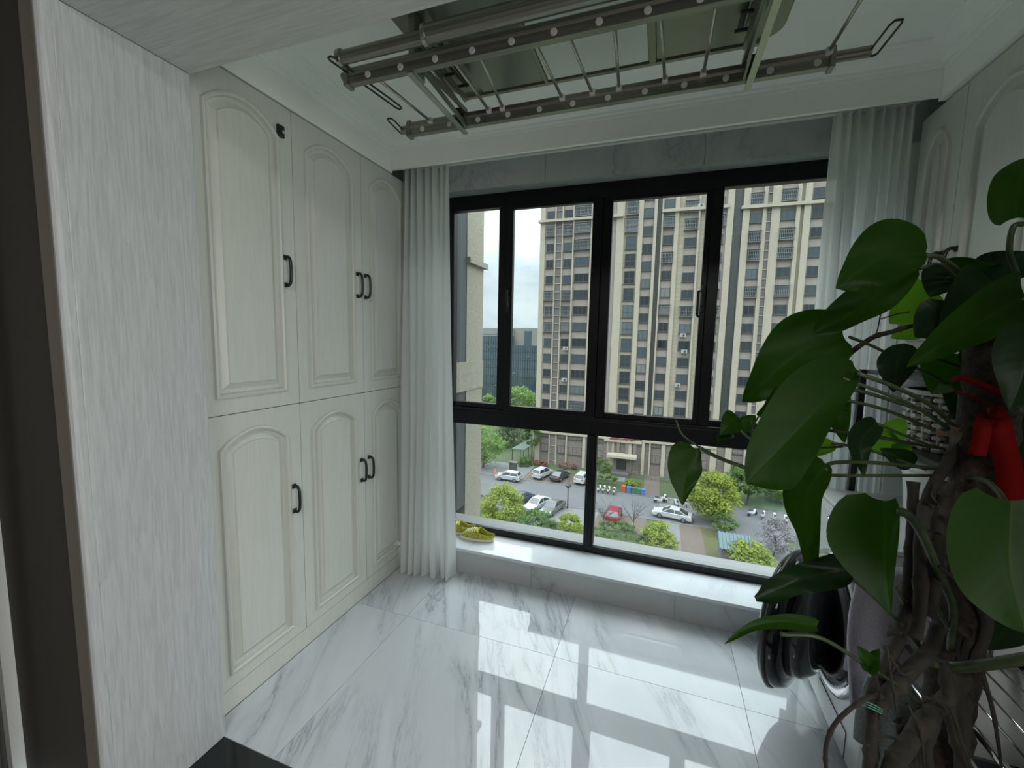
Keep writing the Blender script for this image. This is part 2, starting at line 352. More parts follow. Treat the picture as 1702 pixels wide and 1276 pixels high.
def cabinet(name,label,y0,y1,doors,xf=0,sgn=1,depth=.40,zk=ZK,ztop=ZU,z0=0,group=None):
    t=thing(name,label,'cabinet',(xf-sgn*depth/2,(y0+y1)/2,z0),group)
    a,b=sorted((xf-sgn*.0215,xf-sgn*depth))
    MB().box(a,b,y0,y1,z0+(0 if zk<.05 else .001),ztop).build('carcass',cab,t)
    if zk>.05:
        a,b=sorted((xf-sgn*.002,xf-sgn*.021)); MB().box(a,b,y0,y1,.0005,zk-.002).build('kickboard',cab,t)
    for (a,b,hy) in doors:
        if zk>.05:
            d=door(a,b,ZM,ztop,zb=1.214,zs=2.24,za=2.318,xf=xf,sgn=sgn,par=t); handle(hy,1.717,xf,sgn,d)
            d2=door(a,b,zk,ZM,zb=.142,zs=1.025,za=1.094,xf=xf,sgn=sgn,par=t); handle(hy+.008,.735,xf,sgn,d2)
        else:
            d=door(a,b,z0,ztop,zb=z0+.06,zs=2.19,za=2.28,xf=xf,sgn=sgn,par=t); handle(hy,1.80-.055,xf,sgn,d)
    return t
c1=cabinet('tall_cabinet','narrow off-white built-in cabinet by the doorway with a small black lock on its upper door',.984,1.4255,[(.992,1.4255,1.372)])
MB().box(-.02,-.001,.984,.992,.001,2.372).build('side_panel',cab,c1)
lk=MB().box(.0,.012,1.352,1.384,2.244,2.290).build('lock',blackH,c1,bev=.003)
MB().lathe([(.008,0),(.008,.006),(.004,.007)],(.012,1.372,2.262),'x',16).build('keyhole',chrome,lk)
c2=cabinet('tall_cabinet','wide off-white built-in cabinet beside the left curtain with paired arched doors and paired black handles',1.4255,2.262,[(1.4255,1.855,1.817),(1.855,2.262,1.878)])
c3=cabinet('wall_cabinet','off-white built-in wall cabinet with arched doors above the washing machine, behind the plant',1.02,2.262,[(1.56,1.985,1.941),(1.985,2.262,2.026),(1.10,1.56,1.15)],xf=2.45,sgn=-1,depth=.34,zk=0,z0=1.42)
# ---------------------------------------------------------------- DOORWAY CASING / partition
tag(MB().box(-3,.079,.66,.966,0,2.75).build('wall_front',shaded_brown),kind='structure')
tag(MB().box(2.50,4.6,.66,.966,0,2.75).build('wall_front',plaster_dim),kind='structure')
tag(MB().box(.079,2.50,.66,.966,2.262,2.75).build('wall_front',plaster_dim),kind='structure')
dr=thing('door_1',loc=(.079,.8,0),kind='structure')
MB().box(.066,.0795,.655,.972,0.0005,2.246).build('casing_panel',casing,dr,bev=.003)
MB().box(.066,2.51,.655,.972,2.246,2.262).build('casing_header',casing_h,dr,bev=.002)
MB().box(2.4955,2.51,.655,.972,0.0005,2.246).build('casing_panel',casing,dr,bev=.003)
brownC=mat('casing_face',(.16,.145,.125),.5)
def arcx(p0,m,n): # architrave strip on the living-room face, left side
    MB().prism([(x,y,0.0005) for x,y in p0],(0,0,2.33)).build(n,m,dr)
arcx([(.0785,.655),(.0785,.642),(.075,.633),(.068,.629),(.058,.631),(.052,.638),(.046,.640),(.040,.646),(.040,.655)],casing,'casing_bead')
arcx([(.039,.655),(.039,.648),(.025,.642),(-.02,.640),(-.024,.645),(-.024,.655)],brownC,'casing_board')
# living room shell
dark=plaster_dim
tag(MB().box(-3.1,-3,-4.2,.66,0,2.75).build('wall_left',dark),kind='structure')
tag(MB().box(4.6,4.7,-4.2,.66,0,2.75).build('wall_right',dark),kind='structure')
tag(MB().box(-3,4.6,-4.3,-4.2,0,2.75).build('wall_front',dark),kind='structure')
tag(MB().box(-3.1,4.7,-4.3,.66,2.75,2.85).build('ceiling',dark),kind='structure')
# ---------------------------------------------------------------- CURTAINS
def curtain(name,label,xt0,xt1,xb0,xb1,yt,yb,at,ab,zt,zb,folds,seed,mt=curtM,yb1=None,hem=True):
    rnd=random.Random(seed); nx=folds*12; nz=36; m=MB(); ph=[rnd.uniform(-1.1,1.1) for _ in range(folds+2)]; am=[rnd.uniform(.35,1.25) for _ in range(folds+2)]
    for j in range(nz+1):
        v=j/nz; z=zt+(zb-zt)*v
        for i in range(nx+1):
            u=i/nx; q=u*folds; k=int(q); fr=q-k; A=am[k]*(1-fr)+am[min(k+1,folds+1)]*fr; ps=ph[k]*(1-fr)+ph[min(k+1,folds+1)]*fr
            e=v**1.2
            x=(xt0+(xt1-xt0)*u)*(1-e)+(xb0+(xb1-xb0)*u)*e
            amp=at+(ab-at)*e
            yc=yt*(1-e)+(yb+((yb1 or yb)-yb)*u)*e
            y=yc+amp*A*math.sin(2*PI*q+ps*e*1.6)+.004*math.sin(9*q+7*v)
            x+=.012*math.sin(4*PI*q+1)*e+.006*math.sin(3+5*v+k)
            m.v.append((x,y,z+(.006*math.sin(2*PI*q) if j==nz else 0)))
    w=nx+1
    m.f=[(j*w+i,j*w+i+1,(j+1)*w+i+1,(j+1)*w+i) for j in range(nz) for i in range(nx)]
    t=thing(name,label,'curtain',((xt0+xt1)/2,yt,zb))
    m.build('fabric',mt,t,smooth=True,fix=False)
    hd=MB(); hv=[]
    if hem:
        row=m.v[-w:]; up=m.v[-4*w:-3*w]
        h2=MB(); h2.v=[(a[0],a[1]-.0015,a[2]+.001) for a in row]+[(a[0],a[1]-.0015,row[i][2]+.035) for i,a in enumerate(row)]
        h2.f=[(i,i+1,w+i+1,w+i) for i in range(w-1)]; h2.build('hem',mt,t,smooth=True,fix=False)
    return t
curtain('curtain','white sheer curtain hanging beside the tall cabinets at the left of the window',.012,.318,.025,.365,2.215,2.14,.030,.050,2.42,.012,7,3,yb1=2.17)
curtain('curtain','white sheer curtain hanging at the right of the window behind the plant',2.125,2.405,2.13,2.43,2.215,2.205,.028,.035,2.42,.30,8,9,hem=False)
tag(MB().box(0.02,2.41,2.20,2.225,2.42,2.44).build('curtain_track',mat('track',(.6,.6,.6),.4)),'white curtain track running along the top of the window inside the recess','curtain track')
# ---------------------------------------------------------------- AIRER
air=thing('ceiling_airer','grey steel ceiling-mounted clothes airer with telescopic rails and light panel below the ceiling','clothes airer',(1.22,1.44,2.3))
def rail(name,x0,x1,yc,z,capx,pr):
    m=MB(); pf=[(yc-.012,z-.026),(yc+.010,z-.026),(yc+.014,z-.022),(yc+.014,z+.012)]
    pf+=[(yc+.0+.0145*math.cos(a),z+.014+.0145*math.sin(a)) for a in [PI*k/8 for k in range(0,9)]]
    pf+=[(yc-.016,z+.008),(yc-.012,z+.0)]
    m.prism([(x0,a,b) for a,b in pf],(x1-x0,0,0)); o=m.build(name,steel,pr)
    for xx in(x0,x1):
        e=MB(); e.prism([(xx-.008,a,b) for a,b in [(yc-.019,z-.031),(yc+.019,z-.031),(yc+.019,z+.026),(yc+.010,z+.034),(yc-.010,z+.034),(yc-.019,z+.02)]],(.016,0,0))
        e.build('end_cap',steel,o,bev=.002)
    for x in capx:
        MB().lathe([(.0092,-.0028),(.0100,-.0015),(.0100,.001)],(x,yc-.0125,z-.010),'y',14).build('hole_plug',capM,o)
    return o
YN,YFR=1.225,1.575; ZR=2.30
rf=rail('rail',.475,1.925,YFR,ZR,[.54+.1225*k for k in range(12)],air)
rn=rail('rail',.475,1.925,YN-.01,ZR,[.56+.1225*k for k in range(12)],air)
def ltube(x0,x1,y,z,r,m,n,p): return MB().tube([(x0,y,z),(x1,y,z)],r,16).build(n,m,p,smooth=False)
tb=ltube(.49,.80,YN-.062,ZR+.028,.0195,steel,'telescopic_tube',air); ltube(.80,1.93,YN-.064,ZR+.032,.026,steel,'tube_sleeve',air)
MB().lathe([(.024,-.008),(.030,-.006),(.030,.006),(.024,.008)],(.80,YN-.064,ZR+.030),'x',20).build('collar',steel_l,air)
MB().lathe([(.021,-.006),(.025,-.004),(.025,.008),(.018,.01)],(.489,YN-.062,ZR+.028),'x',20).build('collar',steel_l,air)
ltube(1.93,2.02,YFR-.002,ZR+.002,.0150,steel,'telescopic_tube',air); ltube(.44,.475,YFR-.002,ZR+.002,.015,steel,'telescopic_tube',air)
ltube(.455,.475,YN-.012,ZR+.004,.014,steel,'telescopic_tube',air); ltube(1.93,2.02,YN-.012,ZR+.002,.015,steel,'telescopic_tube',air)
def loop(p0,p1,w,n='loop_handle'):
    p0=Vector(p0);p1=Vector(p1);d=(p1-p0).normalized(); s=Vector((d.y,-d.x,0)).normalized()*w/2
    pts=[p0-s,p1-s-d*.015,p1-s*.6,p1+s*.6,p1+s-d*.015,p0+s,p0+s*.6-d*.008,p0-s*.6-d*.008]
    MB().tube(pts,.0032,6,closed=True).build(n,steel_d,air,smooth=True)
loop((.478,1.135,ZR+.012),(.545,1.405,ZR-.012),.022)
loop((.432,1.590,ZR+.002),(.445,1.475,ZR+.002),.024)
loop((2.028,1.585,ZR+.0),(2.035,1.455,ZR+.004),.026); loop((2.02,1.20,ZR),(2.03,1.35,ZR),.026)
for a,b in [(.548,.582),(.838,.834),(.931,.888),(1.102,1.116),(1.199,1.222),(1.33,1.312),(1.446,1.46),(1.583,1.575),(1.921,1.912)]:
    r=MB().tube([(a,YN,ZR+.012),(b,YFR-.006,ZR+.012)],.0052,8).build('cross_rod',steel_l,air,smooth=True)
    MB().box(b-.009,b+.009,YFR-.030,YFR-.010,ZR+.003,ZR+.021).build('rod_socket',capM,r,bev=.002)
for xs_,sg in ((.712,1),(1.712,-1)):
    a=MB().box(xs_-.010,xs_+.010,YN-.02,YFR+.035,ZR-.034,ZR-.028).build('arm_bar',steel_l,air,bev=.001)
    m=MB(); 
    for k in range(6):
        z=ZR-.010+k*.022; m.obox(((xs_+sg*(.018+.006*(k%2))),(YN+YFR)/2,z+.004),(.0035,0,0),(0,.165,(.012 if k%2 else -.012)),(0,0,.0075))
    m.build('scissor_arms',steel,air)
    m=MB()
    for k in range(3): m.tube([(xs_,1.27+k*.12,ZR+.03+k*.03),(xs_+sg*.06,1.27+k*.12,ZR+.03+k*.03)],.005,6)
    m.tube([(xs_+sg*.04,YN+.02,ZR+.12),(xs_+sg*.04,YFR-.02,ZR+.12)],.009,8); m.build('pivot_rod',steel_d,air)
    m=MB(); m.box(xs_+sg*.005-.012,xs_+sg*.005+.012,YN-.015,YN+.05,ZR-.03,ZR+.15); m.build('arm_bracket',steel,air,bev=.004)
    m=MB(); m.box(xs_-.014,xs_+.014,YFR-.035,YFR-.010,ZR-.03,ZR+.035); m.build('arm_bracket',steel_d,air,bev=.003)
# body above rack
ZB=2.455; yb0,yb1=1.16,1.69; hb=MB()
def rrect(x0,x1,y0,y1,r,z,n=6):
    P=[]
    for cx,cy,a0 in((x1-r,y1-r,0),(x0+r,y1-r,PI/2),(x0+r,y0+r,PI),(x1-r,y0+r,1.5*PI)):
        P+=[(cx+r*math.cos(a0+PI/2*k/n),cy+r*math.sin(a0+PI/2*k/n),z) for k in range(n+1)]
    return P
bo=MB().prism(rrect(.63,1.81,yb0,yb1,.07,ZB),(0,0,.055)).build('housing',body_t,air,bev=.004)
MB().prism(rrect(.70,1.74,yb0+.05,yb1-.05,.05,ZB+.055),(0,0,.049)).build('mounting_plate',plaster,bo)
for x0,x1,m,nm in ((.76,1.015,body_g,'cover_panel'),(1.03,1.40,ledM,'light_diffuser'),(1.425,1.70,body_t,'cover_panel')):
    p=MB().box(x0,x1,yb0+.02,yb1-.02,ZB-.007,ZB+.001).build(nm,m,air,bev=.002)
m=MB(); m.box(.66,1.76,yb1-.012,yb1+.004,ZB-.012,ZB+.002); m.box(1.016,1.029,yb0+.02,yb1-.012,ZB-.012,ZB); m.box(1.401,1.424,yb0+.02,yb1-.012,ZB-.011,ZB); m.build('panel_frame',body_t,air,bev=.001)
# ---------------------------------------------------------------- SLIPPERS
wool=noisy(mat('olive_wool',(.30,.32,.03),.9),[(.3,(.20,.22,.015)),(.5,(.42,.42,.05)),(.7,(.55,.52,.16))],90,detail=2,bump=.8,bdist=.004)
soleM=mat('cream_sole',(.75,.70,.58),.7); lining=noisy(mat('fleece',(.28,.29,.03),.95),[(.3,(.18,.2,.015)),(.7,(.4,.4,.08))],160,bump=1,bdist=.004)
def slipper(label,loc,rz,zoff=.157):
    t=thing('slipper',label,'slipper',(0,0,0),'pair of slippers on the window sill')
    L=.235; m=MB(); n=28
    def w(u): return .043*(math.sin(PI*min(1,max(0,u*.96+.02)))**.45)*(1.06-.22*u if u<1 else .8)
    ring=[]
    for k in range(n):
        a=2*PI*k/n; u=(1-math.cos(a))/2; ring.append(((u-.5)*L, (1 if a<PI else -1)*w(u) if 0<u<1 else 0))
    vs=[]
    for sc,z in((.93,0),(1,.006),(1.02,.016),(1.0,.022)): vs+=[(x*sc,y*sc,z) for x,y in ring]
    m.add(vs,[(i*n+k,i*n+(k+1)%n,(i+1)*n+(k+1)%n,(i+1)*n+k) for i in range(3) for k in range(n)]+[tuple(range(n)),tuple(3*n+k for k in range(n))])
    m.build('sole',soleM,t,smooth=True)
    # upper: u 0 (toe) .. 1 (heel)
    m=MB(); nu,nv=24,14
    for i in range(nu+1):
        u=.01+.98*i/nu; ww=w(u)*.98
        # height profile of wall; vamp closed until u=.5
        top=.018+(.058*math.sin(min(1,u/.52)*PI/2)**.8 if u<.52 else .058-.030*min(1,(u-.52)/.25)+.006*max(0,(u-.85)/.15))
        open_=0 if u<.5 else min(1,(u-.5)/.10)
        for j in range(nv+1):
            v=j/nv; a=PI*v
            y=ww*math.cos(a); z=.018+(top-.018)*math.sin(a)**.55
            if open_>0:
                side=1 if v<.5 else -1; q=abs(v-.5)*2  # 1 at edge
                lim=.55*open_; 
                if q<lim:   # fold inwards as a rolled rim
                    e=(lim-q)/lim; y=side*ww*(1-.20*e) ; z=.018+(top-.018)*(1-.55*e*e)
                else:
                    y=side*ww*1.02; z=.018+(top-.018)*(1-((q-lim)/(1-lim)))**.6
            m.v.append(((u-.5)*L,y,z))
    W_=nv+1
    for i in range(nu):
        for j in range(nv):
            u=i/nu
            if u>=.52 and nv//2-1<=j<=nv//2: continue
            m.f.append((i*W_+j,i*W_+j+1,(i+1)*W_+j+1,(i+1)*W_+j))
    up=m.build('upper',wool,t,smooth=True,fix=False)
    so=up.modifiers.new('s','SOLIDIFY'); so.thickness=.005; so.offset=-1
    MB().add([(x*.86,y*.86,.026) for x,y in ring],[tuple(range(n))]).build('insole',lining,t)
    g=MB()
    for k in range(5):
        u=.20+k*.065; hh=[]
        for q in range(9):
            a=PI*(.22+.56*q/8); top=.018+.058*math.sin(u/.52*PI/2)**.8
            hh.append(((u-.5)*L,w(u)*math.cos(a),.0195+(top-.018)*math.sin(a)**.55))
        g.tube(hh,.0022,5)
    g.build('knit_stripes',soleM,up); 
    t.location=Vector(loc); t.rotation_euler=(0,0,rz); t.location.z=zoff; return t
# ---------------------------------------------------------------- WASHER
washer=thing('washing_machine','white front-loading washing machine with its round black door open, standing by the right wall','washing machine',(2.48,1.85,0))
X0=2.17; wy0,wy1=1.53,2.13
MB().box(X0,2.76,wy0,wy1,.012,.828).build('body',whiteP,washer,bev=.018)
MB().box(X0-.004,2.77,wy0,wy1,.828,.842).build('top_panel',whiteP,washer,bev=.004)
MB().box(X0-.003,X0+.01,wy0+.01,wy1-.01,.70,.82).build('control_panel',whiteP,washer,bev=.003)
m=MB().box(X0-.005,X0,1.93,2.10,.72,.80).build('detergent_drawer',whiteP,washer,bev=.002)
dp=MB().box(X0-.0045,X0,1.62,1.86,.735,.785).build('display_strip',panelP,washer)
m=MB(); m.lathe([(.045,0),(.045,.02),(.040,.028)],(0,0,0),'x',24,Matrix.Rotation(PI,3,'Z')); 
kn=m.build('dial',chrome,washer); kn.location=(X0-.003-washer.location.x*0,1.89,.755)
yc,zc=1.83,.42
MB().lathe([(.255,-.001),(.255,.012),(.235,.022),(.205,.018),(.195,-.001)],(X0,yc,zc),'x',48,Matrix.Rotation(PI,3,'Z')).build('port_ring',chrome,washer,smooth=True)
m=MB(); 
m.lathe([(.198,0),(.192,.03),(.175,.028),(.165,-.01),(.15,-.02)],(X0,yc,zc),'x',40,Matrix.Rotation(PI,3,'Z')); m.build('door_seal',mat('seal',(.05,.05,.055),.5),washer,smooth=True)
MB().lathe([(.15,.0),(.16,.02)],(X0-.004,yc,zc),'x',32).build('drum_opening',steel_d,washer)
# open door
hinge=Vector((X0-.01,2.075,.38)); u=Vector((-.25,-.43,0)).normalized(); nrm=Vector((-u.y,u.x,0)); 
if nrm.x>0: nrm=-nrm
Rm=Matrix((Vector((0,0,1)).cross(nrm),Vector((0,0,1)),nrm)).transposed()
dc=hinge+u*.262
glossb=mat('black_gloss',(.006,.008,.010),.06); 
dd=MB().lathe([(.200,-.045),(.240,-.040),(.255,-.020),(.258,.0),(.252,.022),(.235,.034),(.205,.036),(.198,.022),(.12,.016),(.0,.014)],dc,'z',48,Rm).build('door',glossb,washer,smooth=True)
MB().lathe([(.196,-.047),(.185,-.085),(.15,-.115),(.08,-.125),(0.0,-.127)],dc,'z',40,Rm).build('glass_bowl',mat('smoked_glass',(.10,.11,.12),.05,Transmission_Weight=.6),dd,smooth=True)
MB().lathe([(.262,-.006),(.268,.004),(.262,.012),(.256,.004),(.262,-.006)],dc,'z',48,Rm).build('chrome_rim',steel_d,dd,smooth=True)
MB().obox(hinge-u*.01+nrm*.0,(.018,0,0),(0,.012,0),(0,0,.05)).build('hinge',chrome,washer,bev=.003)
m=MB(); 
fr=[(X0-.0015,1.90,.03),(X0-.0015,1.64,.03),(X0-.0015,1.64,.125),(X0-.0015,1.90,.125)]
m.box(X0-.003,X0,1.64,1.90,.03,.125); m.build('filter_flap',whiteP,washer,bev=.001)
m=MB(); m.tube(fr,.0014,4,closed=True); m.build('flap_gap',mat('gap',(.05,.05,.05),.6),washer)
for fx_,fy_ in((2.22,1.58),(2.22,2.08),(2.7,1.58),(2.7,2.08)): MB().lathe([(.02,0),(.02,.014)],(fx_,fy_,0),'z',12).build('foot',gasket,washer)
# over-washer shelf
sh=thing('shelf_rack','black metal shelf rack standing over the washing machine','shelf rack',(2.5,1.9,0))
for a,b in((2.30,2.155),(2.30,1.515),(2.76,2.155),(2.76,1.515)): MB().box(a-.011,a+.011,b-.011,b+.011,0.0005,1.36).build('post',blackH,sh)
MB().box(2.30,2.76,1.515,2.155,1.095,1.11).build('shelf',blackH,sh)
MB().box(2.30,2.76,1.515,2.155,1.345,1.36).build('shelf',blackH,sh)
# woven basket on shelf: interlaced strips
wickA=mat('wicker',(.42,.40,.36),.7); wickD=mat('wicker_dark',(.07,.06,.055),.8)
bk=thing('woven_basket','grey and brown woven rattan basket on the rack shelf behind the plant stems','basket',(2.46,1.83,1.111))
MB().lathe([(.115,.0),(.13,.10),(.135,.19),(.128,.19),(.12,.01)],(2.46,1.83,1.111),'z',36).build('lining',wickD,bk,smooth=True)
for k in range(36):
    a=2*PI*k/36+.04; MB().tube([(2.46+(.119+.018*t)*math.cos(a),1.83+(.119+.018*t)*math.sin(a),1.115+.19*t) for t in(0,.5,1)],.0055,5).build('weave_stake',wickD if k%2 else wickA,bk)
for r_ in range(9):
    m=MB(); z=1.118+r_*.0208; n=72; pts=[]
    for k in range(n):
        a=2*PI*k/n; rad=.119+.018*(r_/8)+.007*(1 if (k+2*(r_%2))%4<2 else -1)+.002; pts.append((2.46+rad*math.cos(a),1.83+rad*math.sin(a),z+.001*math.sin(8*a)))
    m.tube(pts,.0075,5,closed=True); m.build('weave_strand',wickA,bk)
MB().tube([(2.46+.14*math.cos(2*PI*k/36),1.83+.14*math.sin(2*PI*k/36),1.304) for k in range(36)],.009,6,closed=True).build('rim',wickA,bk,smooth=True)
tub=thing('plastic_tub','round white plastic tub on top of the washing machine beneath the basket','tub',(2.44,1.80,.8425))
MB().lathe([(.095,0),(.105,.02),(.118,.16),(.125,.19),(.125,.2),(.118,.2),(.11,.16),(.095,.02),(.0,.012)],(2.44,1.80,.8425),'z',36).build('bowl',whiteP,tub,smooth=True)
MB().lathe([(.128,.196),(.13,.200),(.128,.21),(.08,.222),(.0,.225)],(2.44,1.80,.8425),'z',36).build('lid',whiteP,tub,smooth=True)
# ---------------------------------------------------------------- DRYING RACK + CLOTHS
rack=thing('drying_rack','low chrome drying rack with parallel rods beside the washing machine at the bottom right','drying rack',(2.36,1.1,0))
def rod(a,b,r,n='rod',m_=chrome): return MB().tube([a,b],r,8).build(n,m_,rack,smooth=True)
ry0,ry1,rz_=.985,1.47,.60
for x,r in((2.145,.007),(2.208,.008),(2.265,.003),(2.31,.003),(2.355,.003),(2.40,.003),(2.445,.003),(2.48,.008)): rod((x,ry0,rz_),(x,ry1,rz_),r)
for y in(ry0,ry1): rod((2.14,y,rz_-.008),(2.485,y,rz_-.008),.008,'end_rail')
for x in(2.15,2.475):
    rod((x,ry0,rz_-.01),(x,ry1,.006),.009,'leg'); rod((x,ry1,rz_-.01),(x,ry0,.006),.009,'leg')
rod((2.14,ry1+.0,rz_),(2.14,ry1,.80),.007,'upright'); rod((2.40,ry1,rz_),(2.40,ry1,.80),.007,'upright'); rod((2.14,ry1,.80),(2.40,ry1,.80),.007,'towel_rail')
def drape(name,label,cat,x0,x1,yr,ztop,zf,zb,mt,seed,gap=.03,amp=.012,side=-1,nx=26,nz=34,skew=0,th=.006,group=None,pinch=0):
    """cloth hung over a rail running along x at (yr,ztop)"""
    rnd=random.Random(seed); m=MB(); Lf=ztop-zf; Lb=ztop-zb; tot=Lf+Lb; p=[rnd.uniform(0,6) for _ in range(6)]
    for j in range(nz+1):
        s=tot*j/nz
        for i in range(nx+1):
            u=i/nx; d=s-Lf
            if d<0: z=ztop+d*-1*-1; y=yr+side*gap; h=-d
            else: z=ztop-d; y=yr-side*gap; h=d
            near=min(1,abs(d)/.05); y=yr+(side if d<0 else -side)*gap*math.sqrt(min(1,abs(d)/.05)); z=ztop-abs(d)
            k=min(1,h/.12)
            y+=amp*k*(math.sin(u*7+p[0]+s*3)+.6*math.sin(u*15+p[1]-s*5))
            x=x0+(x1-x0)*u+skew*h+.012*math.sin(s*9+p[2])*k+ (x0+x1)/2*0
            x=(x-(x0+x1)/2)*(1-pinch*(1-k))+(x0+x1)/2
            z+=.010*math.sin(u*5+p[3])*k
            m.v.append((x,y,z))
    w=nx+1; m.f=[(j*w+i,j*w+i+1,(j+1)*w+i+1,(j+1)*w+i) for j in range(nz) for i in range(nx)]
    o=m.build(name,mt,None,smooth=True,fix=False); so=o.modifiers.new('s','SOLIDIFY'); so.thickness=th; so.offset=0
    return tag(o,label,cat,group)
terry=noisy(mat('lavender_terry',(.40,.37,.44),.95),[(.3,(.32,.30,.36)),(.7,(.46,.43,.50))],250,bump=.9,bdist=.004)
drape('towel','lavender grey terry towel hanging over the rack rail in front of the washing machine','towel',2.07,2.27,ry1,.815,.36,.45,terry,4,gap=.028,amp=.014,th=.012,skew=.05)
mesh_c=noisy(mat('grey_green_cloth',(.17,.21,.20),.9),[(.3,(.12,.15,.145)),(.7,(.22,.26,.25))],200,bump=.6)
drape('cloth','grey green cloth hanging low below the lavender towel beside the plant stems','cloth',2.06,2.16,1.28,.60,.30,.40,mesh_c,8,gap=.022,amp=.010,th=.008)
drape('towel','white towel hung over the near end of the chrome drying rack','towel',2.30,2.47,1.035,.72,.40,.42,noisy(mat('white_cloth',(.72,.74,.73),.9),[(.3,(.66,.68,.67)),(.7,(.76,.78,.77))],200,bump=.5),12,gap=.04,amp=.006,th=.008)
rod((2.29,1.035,.712),(2.48,1.035,.712),.006,'towel_rail'); rod((2.48,1.035,.60),(2.48,1.035,.715),.006,'upright')
def bundle(label,c,r,mt,seed,cat='clothes',sq=(1,1,.6)):
    import bmesh
    from mathutils import noise
    b=bmesh.new(); bmesh.ops.create_icosphere(b,subdivisions=4,radius=1); 
    for v in b.verts:
        q=noise.noise(v.co*1.6+Vector((seed,0,0)))*.35+abs(noise.noise(v.co*4+Vector((seed,3,0))))*-.22
        v.co*=1+q; v.co=Vector((v.co.x*r*sq[0],v.co.y*r*sq[1],max(v.co.z,-.55)*r*sq[2]))
    zm=min(v.co.z for v in b.verts)
    me=bpy.data.meshes.new('clothes'); b.to_mesh(me); b.free(); me.materials.append(mt); me.polygons.foreach_set('use_smooth',[True]*len(me.polygons))
    o=bpy.data.objects.new('clothes',me); COL.objects.link(o); o.location=(c[0],c[1],c[2]-zm); return tag(o,label,cat)
hamper=thing('laundry_basket','dark laundry basket standing under the chrome drying rack','basket',(2.36,1.23,0))
m=MB(); a,b_=2.18,2.46
m.box(a,b_,1.04,1.42,.001,.012); m.box(a,a+.01,1.04,1.42,.012,.34); m.box(b_-.01,b_,1.04,1.42,.012,.34); m.box(a,b_,1.04,1.05,.012,.34); m.box(a,b_,1.41,1.42,.012,.34); m.build('basket_body',mat('dark_plastic',(.05,.055,.06),.5),hamper)
bundle('crumpled blue grey clothes in the laundry basket below the rack',(2.33,1.23,.20),.125,noisy(mat('bluegrey_cloth',(.14,.17,.19),.9),[(.3,(.10,.13,.15)),(.7,(.20,.24,.26))],60,bump=.4),2,sq=(.85,1.1,1.0))
# grey curtain far left in living room
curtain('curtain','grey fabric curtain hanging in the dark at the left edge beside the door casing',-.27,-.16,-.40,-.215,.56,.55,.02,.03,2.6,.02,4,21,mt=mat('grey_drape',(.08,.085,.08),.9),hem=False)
slipper('olive green knitted slipper with cream sole standing at the left end of the window sill',(.432,2.405,0),.07)
slipper('olive green knitted slipper mostly hidden behind the left curtain on the window sill',(.275,2.445,0),.35)

# ---------------------------------------------------------------- PLANT
def leaf_mat(name,c0,c1,tr,tc,rough=.38):
    m=thin_mat(name,c0,tr,tc,rough,spec=.07); nt=m.node_tree; p=P_(m)
    uv=N(nt,'ShaderNodeUVMap'); sx=N(nt,'ShaderNodeSeparateXYZ'); nt.links.new(uv.outputs[0],sx.inputs[0])
    # side veins: waves of u - .5|v|
    ab=N(nt,'ShaderNodeMath',operation='ABSOLUTE'); nt.links.new(sx.outputs[1],ab.inputs[0])
    ma=N(nt,'ShaderNodeMath',operation='MULTIPLY_ADD'); ma.inputs[1].default_value=-.38; nt.links.new(ab.outputs[0],ma.inputs[0]); nt.links.new(sx.outputs[0],ma.inputs[2])
    mu=N(nt,'ShaderNodeMath',operation='MULTIPLY'); mu.inputs[1].default_value=58; nt.links.new(ma.outputs[0],mu.inputs[0])
    si=N(nt,'ShaderNodeMath',operation='SINE'); nt.links.new(mu.outputs[0],si.inputs[0])
    mid=ramp(nt,[(0,(1,1,1)),(.03,(.25,.25,.25)),(.06,(0,0,0))]); nt.links.new(ab.outputs[0],mid.inputs[0])
    h=N(nt,'ShaderNodeMath',operation='MULTIPLY_ADD'); h.inputs[1].default_value=.10; nt.links.new(si.outputs[0],h.inputs[0]); nt.links.new(mid.outputs[0],h.inputs[2])
    b=N(nt,'ShaderNodeBump'); b.inputs['Strength'].default_value=.35; b.inputs['Distance'].default_value=.0015; nt.links.new(h.outputs[0],b.inputs['Height']); nt.links.new(b.outputs[0],p.inputs['Normal'])
    mx=N(nt,'ShaderNodeMix',data_type='RGBA'); mx.inputs[6].default_value=(*c0,1); mx.inputs[7].default_value=(*c1,1)
    mc=N(nt,'ShaderNodeMath',operation='MULTIPLY'); mc.inputs[1].default_value=.6; nt.links.new(mid.outputs[0],mc.inputs[0]); nt.links.new(mc.outputs[0],mx.inputs[0]); nt.links.new(mx.outputs[2],p.inputs['Base Color'])
    return m
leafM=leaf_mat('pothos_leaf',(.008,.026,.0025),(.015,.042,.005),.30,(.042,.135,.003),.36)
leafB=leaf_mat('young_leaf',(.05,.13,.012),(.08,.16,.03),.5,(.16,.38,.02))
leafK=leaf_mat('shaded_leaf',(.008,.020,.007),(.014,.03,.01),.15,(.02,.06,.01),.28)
stemG=noisy(mat('green_stem',(.045,.075,.02),.5),[(.35,(.014,.028,.007)),(.65,(.035,.055,.018))],40)
stemW=noisy(mat('woody_stem',(.07,.05,.035),.85),[(.3,(.006,.005,.0035)),(.7,(.034,.028,.020))],45,stretch=(1,1,.4),bump=.8,bdist=.004)
coirM=noisy(mat('coir_pole',(.02,.014,.010),.95),[(.3,(.006,.004,.003)),(.7,(.045,.03,.02))],70,bump=1,bdist=.006)
potM=mat('dark_green_pot',(.02,.04,.035),.3); soilM=noisy(mat('soil',(.03,.02,.015),.95),[(.3,(.02,.014,.01)),(.7,(.06,.04,.03))],60,bump=1)
PC=cdp(1552,1100,.93); px_,py_=PC.x,PC.y
